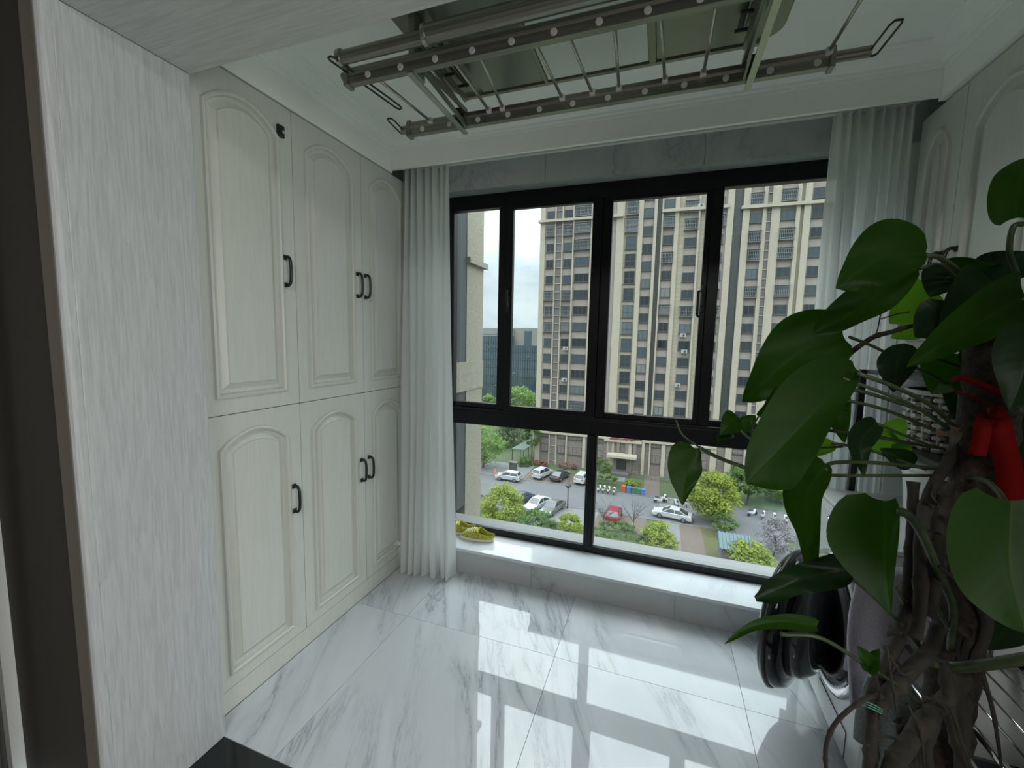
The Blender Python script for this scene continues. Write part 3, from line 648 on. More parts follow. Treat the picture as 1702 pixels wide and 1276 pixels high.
pl=thing('potted_pothos','large potted pothos with glossy dark green heart-shaped leaves climbing a coir pole','houseplant',(px_,py_,0))
MB().lathe([(.085,.0005),(.095,.02),(.115,.30),(.125,.33),(.125,.35),(.112,.35),(.108,.31),(.0,.305)],(px_,py_,0),'z',36).build('pot',potM,pl,smooth=True)
MB().lathe([(.108,.30),(.106,.318),(.06,.33),(.0,.33)],(px_,py_,0),'z',24).build('soil',soilM,pl,smooth=True)
def leafmesh(B,T,W,tw=0,cup=.18,bend=.08,lobe=.05,nu=22,nv=12,skew=0,fold=0,wave=.02,seed=0,towards=None,curl=0,wp=.66):
    B=Vector(B);T=Vector(T);d=T-B;L=d.length;ax=d.normalized();mid=(B+T)/2
    n=(CAM-mid) if towards is None else Vector(towards); n=(n-ax*n.dot(ax)).normalized()
    n=Matrix.Rotation(math.radians(tw),3,ax)@n; sd=n.cross(ax); m=MB(); m.uv=[]
    rnd=random.Random(seed); p1=rnd.uniform(0,6)
    for i in range(nu+1):
        u=i/nu; wd=math.sin(PI*min(1,max(1e-4,u))**wp)**.8 if 0<u<1 else 0
        wd=max(wd,.0015)
        for j in range(nv+1):
            v=j/nv*2-1; av=abs(v)
            U=u-lobe*math.sin(PI*min(1,av*.62))*(1-u)**3*(1 if u<1 else 0)
            x=wd*v*W/2*(1+skew*v)
            f=cup*av*av*W/2*wd*(1+fold*u)+bend*L*math.sin(PI*u)*-1*-1 + wave*L*math.sin(u*9+p1+v*2)*av*wd - curl*L*u**3
            m.v.append(B+ax*(U*L)+sd*x+n*f); m.uv.append((u,v*.5*wd))
    w=nv+1; m.f=[(i*w+j,i*w+j+1,(i+1)*w+j+1,(i+1)*w+j) for i in range(nu) for j in range(nv)]
    return m
BR=Vector((px_,py_,0))
LEAVES=[ # base px, depth, tip px, depth, width px, material, options
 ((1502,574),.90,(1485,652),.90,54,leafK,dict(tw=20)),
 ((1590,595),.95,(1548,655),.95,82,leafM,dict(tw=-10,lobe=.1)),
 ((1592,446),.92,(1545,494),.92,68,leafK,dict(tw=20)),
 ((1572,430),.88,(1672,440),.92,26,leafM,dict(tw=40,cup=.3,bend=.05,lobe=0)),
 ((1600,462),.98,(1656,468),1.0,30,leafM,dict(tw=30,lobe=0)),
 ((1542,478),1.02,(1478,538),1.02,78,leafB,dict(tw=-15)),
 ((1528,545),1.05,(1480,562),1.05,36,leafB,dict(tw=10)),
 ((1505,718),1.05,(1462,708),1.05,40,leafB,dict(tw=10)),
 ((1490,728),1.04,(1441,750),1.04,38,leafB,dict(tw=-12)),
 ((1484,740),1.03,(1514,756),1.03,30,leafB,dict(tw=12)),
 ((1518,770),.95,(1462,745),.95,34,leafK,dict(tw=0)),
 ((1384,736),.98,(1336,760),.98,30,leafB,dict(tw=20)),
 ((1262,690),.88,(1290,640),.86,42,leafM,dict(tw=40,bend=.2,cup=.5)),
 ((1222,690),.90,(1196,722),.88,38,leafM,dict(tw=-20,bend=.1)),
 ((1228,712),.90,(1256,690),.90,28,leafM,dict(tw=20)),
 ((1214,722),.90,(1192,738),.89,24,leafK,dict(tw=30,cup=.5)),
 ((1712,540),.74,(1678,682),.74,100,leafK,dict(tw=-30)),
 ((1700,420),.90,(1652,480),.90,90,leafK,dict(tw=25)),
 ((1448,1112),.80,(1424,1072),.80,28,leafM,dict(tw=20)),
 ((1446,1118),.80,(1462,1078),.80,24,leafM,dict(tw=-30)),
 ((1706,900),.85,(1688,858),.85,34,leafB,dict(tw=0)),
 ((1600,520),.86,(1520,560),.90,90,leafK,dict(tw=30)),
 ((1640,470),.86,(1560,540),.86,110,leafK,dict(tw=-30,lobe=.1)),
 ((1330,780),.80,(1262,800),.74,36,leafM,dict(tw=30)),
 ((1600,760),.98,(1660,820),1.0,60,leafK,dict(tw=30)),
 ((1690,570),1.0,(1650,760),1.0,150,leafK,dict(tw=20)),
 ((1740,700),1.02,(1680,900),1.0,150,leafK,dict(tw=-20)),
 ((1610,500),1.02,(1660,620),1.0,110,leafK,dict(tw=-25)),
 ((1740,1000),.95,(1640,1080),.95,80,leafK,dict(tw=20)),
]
def leafpoly(mid,A,Bw,seed=0,tilt=0,cup=.25,wave=.012,nv=6,roll=0):
    """leaf with a midrib (pixel x, pixel y, depth) and half widths A (left of travel) and Bw (right), in photo pixels"""
    M_=sm([Vector((x,y,d)) for x,y,d in mid],10); n=len(M_); U=[0,.12,.35,.6,.85,1.0]
    L=[0]
    for i in range(1,n): L.append(L[-1]+(M_[i].xy-M_[i-1].xy).length)
    m=MB(); m.uv=[]; rnd=random.Random(seed); p1=rnd.uniform(0,6)
    def wat(W,u):
        x=u; k=0
        while k<4 and x>U[k+1]: k+=1
        f=(x-U[k])/(U[k+1]-U[k]); a=W[max(k-1,0)];b=W[k];c=W[k+1];d=W[min(k+2,5)]
        v=.5*((2*b)+(c-a)*f+(2*a-5*b+4*c-d)*f*f+(3*b-a-3*c+d)*f**3)
        if k==4: v=b*math.sqrt(max(0,1-f))*(1-f)**.25 if W[5]<3 else v
        if k==0: v=b+(c-b)*math.sqrt(f)
        return max(.3,v)
    for i in range(n):
        u=L[i]/L[-1]; q=M_[i]; t=(M_[min(i+1,n-1)].xy-M_[max(i-1,0)].xy).normalized(); lx,ly=t.y,-t.x
        P0=cdp(q.x,q.y,q.z); sv=RT*lx+DN*ly; tc=-ray(q.x,q.y).normalized()
        for j in range(-nv,nv+1):
            v=j/nv; W=wat(A if v>0 else Bw,u)*q.z/F; off=v*W
            dep=cup*abs(v)**1.6*W+tilt*off+wave*math.sin(u*9+p1+v*2.5)*abs(v)*min(1,W/.03)
            back=-.35*abs(v)**2*W*(1-u)**6 
            m.v.append(P0+sv*off+tc*dep+(RT*t.x+DN*t.y)*back); m.uv.append((u,v*.5*min(1,W/.05)))
    w=2*nv+1; m.f=[(i*w+j,i*w+j+1,(i+1)*w+j+1,(i+1)*w+j) for i in range(n-1) for j in range(w-1)]
    return m
BIG=[ # midrib, left-of-travel widths, right-of-travel widths, material, options
 ([(1692,362,.80),(1690,325,.79),(1706,262,.78)],[30,46,48,42,22,0],[25,40,42,36,18,0],leafM,dict(tilt=.2)),
 ([(1539,422,.80),(1465,430,.79),(1389,479,.78)],[6,24,40,40,24,0],[10,46,60,44,20,0],leafM,dict(tilt=-.15)),
 ([(1526,442,.87),(1440,505,.86),(1350,557,.84)],[0,20,30,22,16,0],[0,22,36,36,24,0],leafM,dict(tilt=.25)),
 ([(1402,558,.91),(1325,590,.90),(1233,668,.88)],[20,46,58,44,24,0],[20,52,62,46,20,0],leafM,dict(tilt=.1)),
 ([(1424,614,.78),(1340,700,.74),(1240,803,.70)],[4,22,34,52,58,0],[14,56,72,62,38,0],leafM,dict(tilt=.12,wave=.006)),
 ([(1156,745,.78),(1140,790,.77),(1134,840,.76)],[5,14,24,19,8,0],[12,36,36,24,9,0],leafM,dict(tilt=.1,wave=.003)),
 ([(1372,770,.82),(1342,820,.82),(1342,890,.81),(1352,968,.80)],[5,24,26,22,13,0],[8,42,38,18,10,0],leafM,dict(tilt=-.2,wave=.004)),
 ([(1472,832,.72),(1470,925,.71),(1480,1020,.70)],[16,24,24,17,7,0],[34,82,94,62,20,0],leafM,dict(tilt=.08,wave=.004)),
 ([(1680,832,.66),(1678,940,.64),(1704,1052,.62)],[55,84,96,84,44,0],[56,92,100,84,42,0],leafM,dict(tilt=-.1,wave=.005)),
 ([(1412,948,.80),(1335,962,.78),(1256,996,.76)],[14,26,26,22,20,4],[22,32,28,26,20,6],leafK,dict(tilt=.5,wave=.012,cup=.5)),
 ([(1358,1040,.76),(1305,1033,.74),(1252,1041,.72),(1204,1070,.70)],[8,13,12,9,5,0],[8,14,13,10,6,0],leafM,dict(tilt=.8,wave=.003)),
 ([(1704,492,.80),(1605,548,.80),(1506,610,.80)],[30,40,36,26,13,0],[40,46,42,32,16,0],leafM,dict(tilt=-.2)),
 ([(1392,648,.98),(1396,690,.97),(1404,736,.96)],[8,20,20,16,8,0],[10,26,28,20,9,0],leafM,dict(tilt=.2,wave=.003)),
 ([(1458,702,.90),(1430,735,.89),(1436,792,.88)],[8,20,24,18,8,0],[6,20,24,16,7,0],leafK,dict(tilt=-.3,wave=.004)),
]
for k,(md,a_,b2_,mt,op) in enumerate(BIG): leafpoly(md,a_,b2_,seed=k,**op).build('leaf',mt,pl,smooth=True,fix=False)
for k,(b,bd,t,td,w,mt,op) in enumerate(LEAVES):
    B=cdp(*b,bd);T=cdp(*t,td); m=leafmesh(B,T,w*(bd+td)/2/F,seed=k,**op); m.build('leaf',mt,pl,smooth=True,fix=False)
def vine(name,pts,r,mt,r2=None,nodes=False,n=8,par=pl,seed=1):
    P3=sm([cdp(x,y,d) for x,y,d in pts],6); m=len(P3); r2=r2 or r
    rr=[(r+(r2-r)*i/(m-1)) for i in range(m)]
    if nodes:
        rnd=random.Random(seed); rr=[q*(1+(.28 if i%8==0 else 0)+rnd.uniform(-.06,.06)) for i,q in enumerate(rr)]
    return MB().tube(P3,rr,n).build(name,mt,par,smooth=True)
PET=[
 ([(1425,620,.76),(1480,640,.80),(1545,672,.86),(1592,715,.92)],.0042),
 ([(1400,628,.77),(1460,650,.80),(1520,675,.85),(1575,712,.92)],.0032),
 ([(1386,643,.9),(1430,650,.9),(1490,668,.9),(1540,686,.9),(1578,716,.92)],.0038),
 ([(1365,662,.94),(1420,668,.92),(1480,684,.92),(1560,718,.92)],.0035),
 ([(1362,713,.95),(1448,724,.95),(1500,734,.94),(1562,744,.93)],.0040),
 ([(1383,736,.96),(1440,746,.96),(1480,760,.95),(1540,780,.93)],.0032),
 ([(1372,782,.82),(1376,772,.83),(1400,768,.85),(1470,770,.88),(1585,782,.92)],.0040),
 ([(1162,743,.78),(1185,756,.78),(1225,772,.78),(1280,786,.80),(1400,790,.86),(1560,790,.92)],.0035),
 ([(1123,697,.79),(1134,722,.785),(1162,743,.78)],.0016),
 ([(1700,372,.80),(1684,378,.80),(1678,420,.82),(1690,480,.86),(1650,600,.92)],.0048),
 ([(1539,424,.80),(1565,430,.83),(1600,460,.88),(1622,520,.92),(1615,620,.93)],.0048),
 ([(1530,446,.86),(1560,440,.88),(1592,470,.90),(1612,560,.93)],.0036),
 ([(1412,560,.90),(1450,575,.92),(1500,600,.93),(1580,640,.94)],.0034),
 ([(1484,848,.72),(1510,856,.74),(1534,890,.78),(1560,950,.84),(1584,1010,.88),(1580,1080,.90)],.0075),
 ([(1298,1054,.75),(1364,1060,.76),(1434,1102,.80),(1500,1144,.84),(1536,1178,.88)],.0036),
 ([(1524,1091,.88),(1578,1108,.86),(1640,1104,.80),(1730,1090,.74)],.0105),
 ([(1412,958,.80),(1450,990,.84),(1500,1040,.88),(1540,1090,.90)],.0036),
 ([(1609,708,.90),(1657,694,.84),(1700,678,.80)],.0075),
 ([(1662,842,.66),(1668,830,.70),(1640,800,.80),(1600,790,.90)],.005),
 ([(1700,495,.80),(1680,540,.86),(1640,600,.92)],.005),
 ([(1525,940,.86),(1548,990,.88),(1580,1050,.90)],.0045),
 ([(1490,975,.86),(1510,1020,.88),(1530,1080,.90)],.0035),
 ([(1502,574,.90),(1540,590,.92),(1600,610,.94)],.003),([(1458,704,.90),(1500,722,.91),(1550,742,.92)],.003),
 ([(1592,446,.92),(1606,500,.93),(1612,560,.93)],.003),([(1590,595,.95),(1605,620,.94)],.003),
 ([(1222,692,.90),(1232,716,.9),(1262,735,.9),(1330,745,.92),(1400,742,.94)],.0028),([(1262,690,.88),(1250,712,.89),(1250,728,.9)],.002),
]
for p,r in PET: vine('petiole',p,r,stemG)
vine('aerial_root',[(1473,1157,.84),(1438,1161,.82),(1395,1194,.82),(1376,1227,.82),(1372,1262,.82),(1378,1300,.82)],.0045,stemW,.0036,True)
vine('twig',[(1410,588,.95),(1450,561,.95),(1480,552,.95),(1510,543,.95),(1570,530,.95)],.006,stemW,.0045,True)
vine('aerial_root',[(1430,575,.95),(1455,556,.95),(1464,520,.95)],.0012,stemW)
vine('aerial_root',[(1464,530,.95),(1490,522,.95),(1512,518,.95)],.0014,stemW)
vine('aerial_root',[(1500,850,.80),(1470,880,.82),(1440,940,.84)],.002,stemW)
for k,(p,r) in enumerate([
 ([(1442,1330,.84),(1446,1276,.84),(1450,1200,.85),(1452,1150,.86),(1470,1110,.87),(1495,1060,.88),(1508,980,.90),(1516,880,.91),(1518,800,.92)],.0115),
 ([(1470,1340,.82),(1485,1276,.82),(1506,1240,.83),(1548,1186,.85),(1600,1130,.88),(1610,1060,.90)],.0175),
 ([(1455,1180,.84),(1480,1150,.84),(1515,1112,.85),(1545,1080,.87),(1560,1040,.88)],.015),
 ([(1540,1020,.86),(1548,980,.86),(1552,930,.87),(1560,880,.88),(1565,800,.9)],.0150),
 ([(1600,1330,.86),(1600,1200,.88),(1610,1100,.88),(1618,1000,.90),(1610,900,.92),(1600,800,.93),(1604,640,.94)],.0130),
 ([(1625,1340,.84),(1600,1260,.85),(1580,1190,.86),(1570,1100,.86)],.012),
 ([(1520,1060,.84),(1530,1000,.85),(1530,900,.86),(1545,820,.88),(1580,760,.9),(1600,700,.91)],.0115),
 ([(1545,1290,.84),(1540,1240,.84),(1555,1200,.85),(1545,1160,.86)],.010),
 ([(1640,900,.86),(1620,960,.86),(1640,1040,.86),(1618,1110,.86)],.010)]):
    vine('woody_stem',p,r,stemW,r*.85,True,10,seed=k)
for k,p in enumerate([
 [(1546,1155,.82),(1580,1180,.82),(1600,1240,.82),(1625,1300,.82)],[(1630,1110,.84),(1650,1180,.84),(1660,1240,.84),(1668,1310,.84)],
 [(1473,1075,.80),(1482,1130,.80),(1490,1180,.80)],[(1508,1170,.82),(1530,1220,.82),(1536,1280,.82)],[(1560,940,.82),(1590,960,.82),(1640,950,.82)],
 [(1455,1120,.82),(1462,1160,.82),(1452,1200,.82)],[(1478,1090,.82),(1500,1120,.82),(1524,1110,.82)],[(1440,1240,.84),(1470,1225,.84),(1500,1230,.84)]]):
    vine('aerial_root',p,.0028 if k!=1 else .0045,stemW,.002,True,6,seed=k)
# coir pole
m=MB(); cpb=Vector((px_+.045,py_+.02,.31)); 
prof_=[]; nn=40
pts=[cpb+Vector((0,0,k/nn*1.17)) for k in range(nn+1)]; rn_=random.Random(5)
m.tube(pts,[.045+rn_.uniform(-.006,.006) for _ in pts],18); m.build('coir_pole',coirM,pl,smooth=True)
# leaf sheaths & dry scraps on the stem
for k in range(26):
    rnd=random.Random(40+k); y=rnd.uniform(690,1250); x=1575+rnd.uniform(-60,60)-(y-640)*.06; d=.86+rnd.uniform(-.02,.03)
    B=cdp(x,y,d);T=cdp(x+rnd.uniform(-35,35),y+rnd.uniform(-45,30),d-.01)
    leafmesh(B,T,.022,tw=rnd.uniform(-60,60),cup=.8,nu=6,nv=4,wave=.1,lobe=0,seed=k).build('dry_sheath',stemW if k%3 else mat('dry_sheath',(.07,.04,.02),.8),pl,smooth=True,fix=False)
# red ribbon and green twine
redM=mat('red_ribbon',(.10,.0015,.0012),.7,0,.08)
def ribbon(pts,w,par,mt,vertical=True,name='ribbon_strip'):
    P3=sm([cdp(x,y,d) for x,y,d in pts],6); m=MB(); n=len(P3)
    for i,p in enumerate(P3):
        t=(P3[min(i+1,n-1)]-P3[max(i-1,0)]).normalized(); s=t.cross((CAM-p).normalized()).normalized()
        a=math.sin(i*.35)*.10; s=(s+ (CAM-p).normalized()*a).normalized()
        m.v+=[p-s*w/2,p+s*w/2]
    m.f=[(2*i,2*i+1,2*i+3,2*i+2) for i in range(n-1)]; o=m.build(name,mt,par,smooth=True,fix=False); q=o.modifiers.new('s','SOLIDIFY'); q.thickness=.0012; return o
rb=thing('red_ribbon','bright red ribbon tied round the pothos pole with two hanging tails','ribbon',cdp(1640,690,.82))
ribbon([(1582,632,.86),(1600,628,.83),(1640,642,.82),(1684,664,.84),(1700,670,.88)],.011,rb,redM)
ribbon([(1584,650,.86),(1625,664,.83),(1660,682,.82),(1690,690,.84)],.004,rb,redM)
ribbon([(1655,690,.81),(1664,730,.80),(1676,780,.80),(1680,850,.80)],.036,rb,redM)
ribbon([(1652,688,.815),(1636,700,.81),(1630,730,.81),(1624,756,.81)],.024,rb,redM)
MB().lathe([(.004,-.012),(.012,-.008),(.013,.008),(.004,.012)],cdp(1656,686,.805),'x',12).build('knot',redM,rb,smooth=True)
tw_=thing('green_twine','thin green twine tied round the pothos stems near the bottom','twine',cdp(1450,1175,.82))
for k in range(3):
    MB().tube(sm([cdp(1432,1163+k*4,.84),cdp(1440,1166+k*4,.815),cdp(1458,1174+k*4,.812),cdp(1472,1184+k*3,.84)],5),.0011,5).build('twine_loop',mat('twine',(.10,.28,.22),.6),tw_,smooth=True)
# ================================================================ OUTSIDE
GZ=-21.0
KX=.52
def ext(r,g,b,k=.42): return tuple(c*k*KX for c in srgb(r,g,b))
def emat(n,r,g,b,k=.42,rough=.8,var=0,scale=2,**kw):
    c=ext(r,g,b,k); m=mat(n,c,rough,**kw)
    if var: noisy(m,[(.3,tuple(q*(1-var) for q in c)),(.7,tuple(min(.9,q*(1+var)) for q in c))],scale)
    return m
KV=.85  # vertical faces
def fx(x): return 1.4965+(x-1.4965)*74/70
def fz(z): return 1.45+(z-1.45)*74/70
# own building: side wall left of the window
stu=noisy(mat('cream_stucco',ext(208,200,180,.75),.9),[(.35,ext(198,190,170,.75)),(.65,ext(216,208,190,.75))],40,bump=.4); gry=mat('grey_paint',ext(98,100,104,.8),.8)
ow=MB().box(-.5,.095,2.62,2.905,.152,4.2).build('outer_wall',gry); tag(ow,kind='structure')
MB().box(-.5,.101,2.905,3.21,-1.5,4.2).build('pier',stu,ow); MB().box(-.5,.108,2.62,3.215,1.06,1.28).build('slab_band',stu,ow); MB().box(-.5,.13,2.90,3.24,2.02,2.06).build('ledge',stu,ow)
# ---------------- tower
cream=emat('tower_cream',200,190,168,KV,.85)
nt=cream.node_tree; tc=N(nt,'ShaderNodeTexCoord'); sp=N(nt,'ShaderNodeSeparateXYZ'); cb=N(nt,'ShaderNodeCombineXYZ'); nt.links.new(tc.outputs['Object'],sp.inputs[0]); nt.links.new(sp.outputs[0],cb.inputs[0]); nt.links.new(sp.outputs[2],cb.inputs[1])
bt=N(nt,'ShaderNodeTexBrick'); bt.inputs['Scale'].default_value=1; bt.inputs['Brick Width'].default_value=1.4; bt.inputs['Row Height'].default_value=.69; bt.inputs['Mortar Size'].default_value=.03; bt.offset=0
bt.inputs['Color1'].default_value=(*ext(205,196,174,KV),1); bt.inputs['Color2'].default_value=(*ext(197,187,164,KV),1); bt.inputs['Mortar'].default_value=(*ext(172,162,142,KV),1)
nt.links.new(cb.outputs[0],bt.inputs[0]); nt.links.new(bt.outputs[0],P_(cream).inputs['Base Color'])
cream2=emat('pilaster_cream',208,198,178,KV,.85,.04,.8); taupe=emat('tower_taupe',182,170,162,KV,.85,.05,.6); stoneb=emat('base_stone',150,138,130,KV,.85)
nt=stoneb.node_tree; tc=N(nt,'ShaderNodeTexCoord'); sp=N(nt,'ShaderNodeSeparateXYZ'); cb=N(nt,'ShaderNodeCombineXYZ'); nt.links.new(tc.outputs['Object'],sp.inputs[0]); nt.links.new(sp.outputs[0],cb.inputs[0]); nt.links.new(sp.outputs[2],cb.inputs[1])
bt=N(nt,'ShaderNodeTexBrick'); bt.inputs['Scale'].default_value=1; bt.inputs['Brick Width'].default_value=1.1; bt.inputs['Row Height'].default_value=.46; bt.inputs['Mortar Size'].default_value=.03
bt.inputs['Color1'].default_value=(*ext(156,144,136,KV),1); bt.inputs['Color2'].default_value=(*ext(148,136,128,KV),1); bt.inputs['Mortar'].default_value=(*ext(118,108,102,KV),1)
nt.links.new(cb.outputs[0],bt.inputs[0]); nt.links.new(bt.outputs[0],P_(stoneb).inputs['Base Color'])
louv=emat('louvre_grey',128,124,122,KV); whitef=emat('white_frame',226,226,222,.6,.6); recess=emat('drain_recess',84,90,86,.5,.5); winf=emat('window_frame_grey',92,94,96,.7,.5)
winG=mat('far_window_glass',(.02,.025,.03),.06,0,.55)
nt=winG.node_tree; oi=N(nt,'ShaderNodeObjectInfo'); rr_=ramp(nt,[(0,(.008,.011,.014)),(.35,(.018,.024,.028)),(.6,(.03,.045,.055)),(.82,(.07,.085,.09)),(.93,(.13,.13,.125))],'CONSTANT'); nt.links.new(oi.outputs['Random'],rr_.inputs[0]); nt.links.new(rr_.outputs[0],P_(winG).inputs['Base Color']); cageM=emat('cage_bars',190,192,192,.6,.5); acM=emat('ac_white',228,228,224,.6,.5)
tw=thing('apartment_tower','cream and taupe residential high-rise with rows of windows across the street','building',(fx(0),80,GZ))
YT=74.0
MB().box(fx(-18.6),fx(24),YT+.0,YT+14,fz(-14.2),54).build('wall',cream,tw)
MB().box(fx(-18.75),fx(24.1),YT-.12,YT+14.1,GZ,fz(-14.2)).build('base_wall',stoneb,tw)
MB().box(fx(-18.9),fx(24.3),YT-.5,YT+14.4,54,54.8).build('parapet',cream2,tw)
def strip(n,x0,x1,z0,z1,pr,m,y0=None): return MB().box(fx(x0),fx(x1),YT-pr,YT+.05,fz(z0),fz(z1)).build(n,m,tw)
for x0,x1 in((-17.75,-16.1),(-14.7,-13.1),(-12.85,-10.2),(-9.2,-6.3),(-2.2,-.62),(.72,2.35),(3.75,5.6),(7.3,9.4),(12.35,13.95),(16.15,18.0),(19.7,21.6)): strip('spandrel_wall',x0,x1,-14.2,50,.03,taupe)
for x0,x1,p in((-18.62,-17.75,.25),(-13.1,-12.85,.45),(-10.2,-9.7,.4),(-6.2,-5.0,.3),(-2.9,-2.2,.35),(-.62,-.18,.5),(.5,.72,.5),(2.35,2.95,.4),(5.6,5.85,.5),(6.9,7.3,.4),(9.4,10.25,.45),(11.45,12.3,.4),(13.95,14.25,.4),(15.25,16.1,.35),(18.0,18.5,.4),(18.9,19.7,.5)):
    strip('pilaster',x0,x1,-19.9,50.5,p,cream2)
for x0,x1 in((-.18,.5),(10.25,11.45)): strip('drain_recess',x0,x1,-19.9,50.5,.06,recess)
# lattice service shafts
for x0,x1 in((-16.1,-14.7),(14.25,15.25)):
    sh_=strip('service_shaft',x0,x1,-19.9,50.5,.10,louv)
    a,b=fx(x0),fx(x1)
    for xx in((a,a+.22),(b-.22,b)): MB().box(xx[0],xx[1],YT-.32,YT,fz(-19.9),fz(50.5)).build('shaft_rib',cream2,sh_)
    m=MB()
    for k in range(53): m.box(a,b,YT-.22,YT-.1,fz(-19.2+k*1.31),fz(-19.2+k*1.31)+.09)
    tag(m.build('shaft_bars',cream2,sh_),kind='stuff')
strip('cornice',-18.9,-5.2,20.95,21.35,.75,cream2); strip('cornice',.5,9.6,21.1,21.55,.75,cream2); strip('cornice',11.2,24,20.75,21.2,.75,cream2)
strip('cornice',-18.9,-5.2,-14.4,-14.1,.55,cream2); strip('cornice',-.5,10.2,-14.4,-14.1,.55,cream2)
WM={}
def window(x,z,w,h,tall=False,dz=0):
    key=(w,h,tall)
    if key not in WM:
        f=MB(); t=.06; f.box(-w/2,w/2,-.10,0,-h/2,-h/2+t); f.box(-w/2,w/2,-.10,0,h/2-t,h/2); f.box(-w/2,-w/2+t,-.10,0,-h/2+t,h/2-t); f.box(w/2-t,w/2,-.10,0,-h/2+t,h/2-t)
        nm=2 if w>2.2 else 1
        for k in range(nm): xm=-w/2+w*(k+1)/(nm+1); f.box(xm-.03,xm+.03,-.10,0,-h/2+t,h/2-t)
        if tall: f.box(-w/2+t,w/2-t,-.10,0,-h*.12,-h*.12+.07)
        f.box(-w/2-.08,w/2+.08,-.22,0,-h/2-.10,-h/2)
        p=MB(); p.box(-w/2+t,w/2-t,-.06,-.03,-h/2+t,h/2-t)
        WM[key]=(f.mesh('window',winf),p.mesh('pane',winG))
    a,b=WM[key]
    o=bpy.data.objects.new('window',a); COL.objects.link(o); o.parent=tw; o.matrix_parent_inverse=Matrix.Translation(-Vector(tw.location)); o.location=(fx(x),YT-.04,fz(z))
    q=bpy.data.objects.new('pane',b); COL.objects.link(q); q.parent=o
    return o
COLS=[(-16.87,1.25,1.35,22.10,2.605,0),(-13.90,1.30,1.35,22.10,2.605,0),(-11.50,2.35,1.35,22.42,2.635,0),(-7.8,1.9,1.35,22.4,2.635,0),(-3.90,1.60,1.95,22.29,2.64,1),(-1.42,1.38,1.40,21.33,2.655,0),(1.55,1.40,1.35,22.40,2.63,0),(4.68,1.62,1.35,21.76,2.565,0),(8.35,1.45,1.35,22.1,2.61,0),(13.15,1.40,1.35,22.10,2.595,0),(17.08,1.62,1.35,22.25,2.605,0),(20.6,1.3,1.35,22.3,2.61,0)]
nr={}
for ci,(x,w,h,z0,pt,tall) in enumerate(COLS):
    for n in range(-6,16):
        if ci==4 and n>13: continue
        if ci==5 and n>13: continue
        window(x,z0-pt*n,round(w*1.057,3),h*1.057,bool(tall))
CG={}
def cage(ci,n):
    x,w,h,z0,pt,t=COLS[ci]; z=z0-pt*n; W2=w*1.057/2+.18; H=h*1.057/2+.12
    if ci not in CG:
        m=MB(); D=.55; m.box(-W2,W2,-D,0,-H-.06,-H); m.box(-W2,W2,-D,0,H,H+.05)
        nb=int(W2*2/.22)
        for k in range(nb+1): xx=-W2+W2*2*k/nb; m.box(xx-.018,xx+.018,-D,-D+.03,-H,H)
        for zz in(-.33,.0,.33): m.box(-W2,W2,-D,-D+.03,zz*H*2-.02,zz*H*2+.02)
        for s in(-1,1): m.box(s*W2-.02,s*W2+.02,-D,0,-.02,.02)
        CG[ci]=m.mesh('security_cage',cageM)
    o=bpy.data.objects.new('security_cage',CG[ci]); COL.objects.link(o); o.parent=tw; o.matrix_parent_inverse=Matrix.Translation(-Vector(tw.location)); o.location=(fx(x),YT-.05,fz(z))
for c in [(0,1),(0,5),(0,6),(0,7),(1,1),(1,5),(1,6),(1,7),(2,0),(2,1),(2,2),(2,12),(6,1),(6,3),(6,6),(7,0),(7,1),(7,6),(9,3),(9,2),(9,0),(9,5),(10,0),(10,2),(10,3),(10,5),(8,1),(8,6),(4,1),(4,0)]: cage(*c)
def acu(px,py):
    p=bp(px,py,'y',YT-.5); m=MB(); m.box(-.45,.45,-.18,.18,-.3,.3); m.lathe([(.2,0),(.2,.02),(.05,.03)],(-.12,-.18,0),'y',12,Matrix.Rotation(PI,3,'Z'))
    o=m.build('air_conditioner',acM,tw); o.location=p+Vector(()) if False else p; 
    b=MB(); b.lathe([(.17,-.03),(.17,.0),(.0,.0)],(0,0,0),'y',12); g=b.build('fan_grille',recess,o); g.location=(.1,-.19,0)
for a in[(940,579),(938,631),(1137,584),(1126,640),(1165,342),(1135,557)]: acu(*a)
# entrance
p0=bp(1009,757,'y',YT-2.0);p1=bp(1058,761,'y',YT-2.0)
MB().box(p0.x,p1.x,YT-2.4,YT-.1,p0.z-.15,p0.z+.25).build('entrance_canopy',cream2,tw)
d0=bp(1026,765,'y',YT-.4);d1=bp(1041,765,'y',YT-.4); dm=MB().box(d0.x,d1.x,YT-.30,YT-.12,GZ+.6,p0.z-.15).build('entrance_door',recess,tw)
MB().box(d0.x-.7,d0.x-.1,YT-.7,YT-.1,GZ,p0.z-.15).build('pillar',stoneb,tw); MB().box(d1.x+.1,d1.x+.7,YT-.7,YT-.1,GZ,p0.z-.15).build('pillar',stoneb,tw)
for k in(-1.6,-.2,1.2,2.6): MB().box(d0.x+k,d0.x+k+.5,YT-.5,YT-.1,p0.z+.25,p0.z+2.2).build('baluster_pier',stoneb,tw)
MB().box(d0.x-2.4,d0.x+3.9,YT-.65,YT-.1,p0.z+2.2,p0.z+2.6).build('balcony_ledge',cream2,tw)
m=MB()
for k in range(60):
    q=Vector((d0.x-1.5+random.random()*4.5,YT-.5+random.uniform(-.15,.15),p0.z+2.75+random.uniform(-.1,.25))); m.obox(q,(.09,0,0),(0,.09,0),(0,0,.09))
tag(m.build('red_flowers',emat('red_flowers',196,92,96,.6),tw),kind='stuff')
MB().box(d0.x-2.0,d1.x+.6,YT-3.2,YT-.1,GZ+.0,GZ+.55).build('porch_slab',emat('porch_concrete',160,158,156,.36),tw)
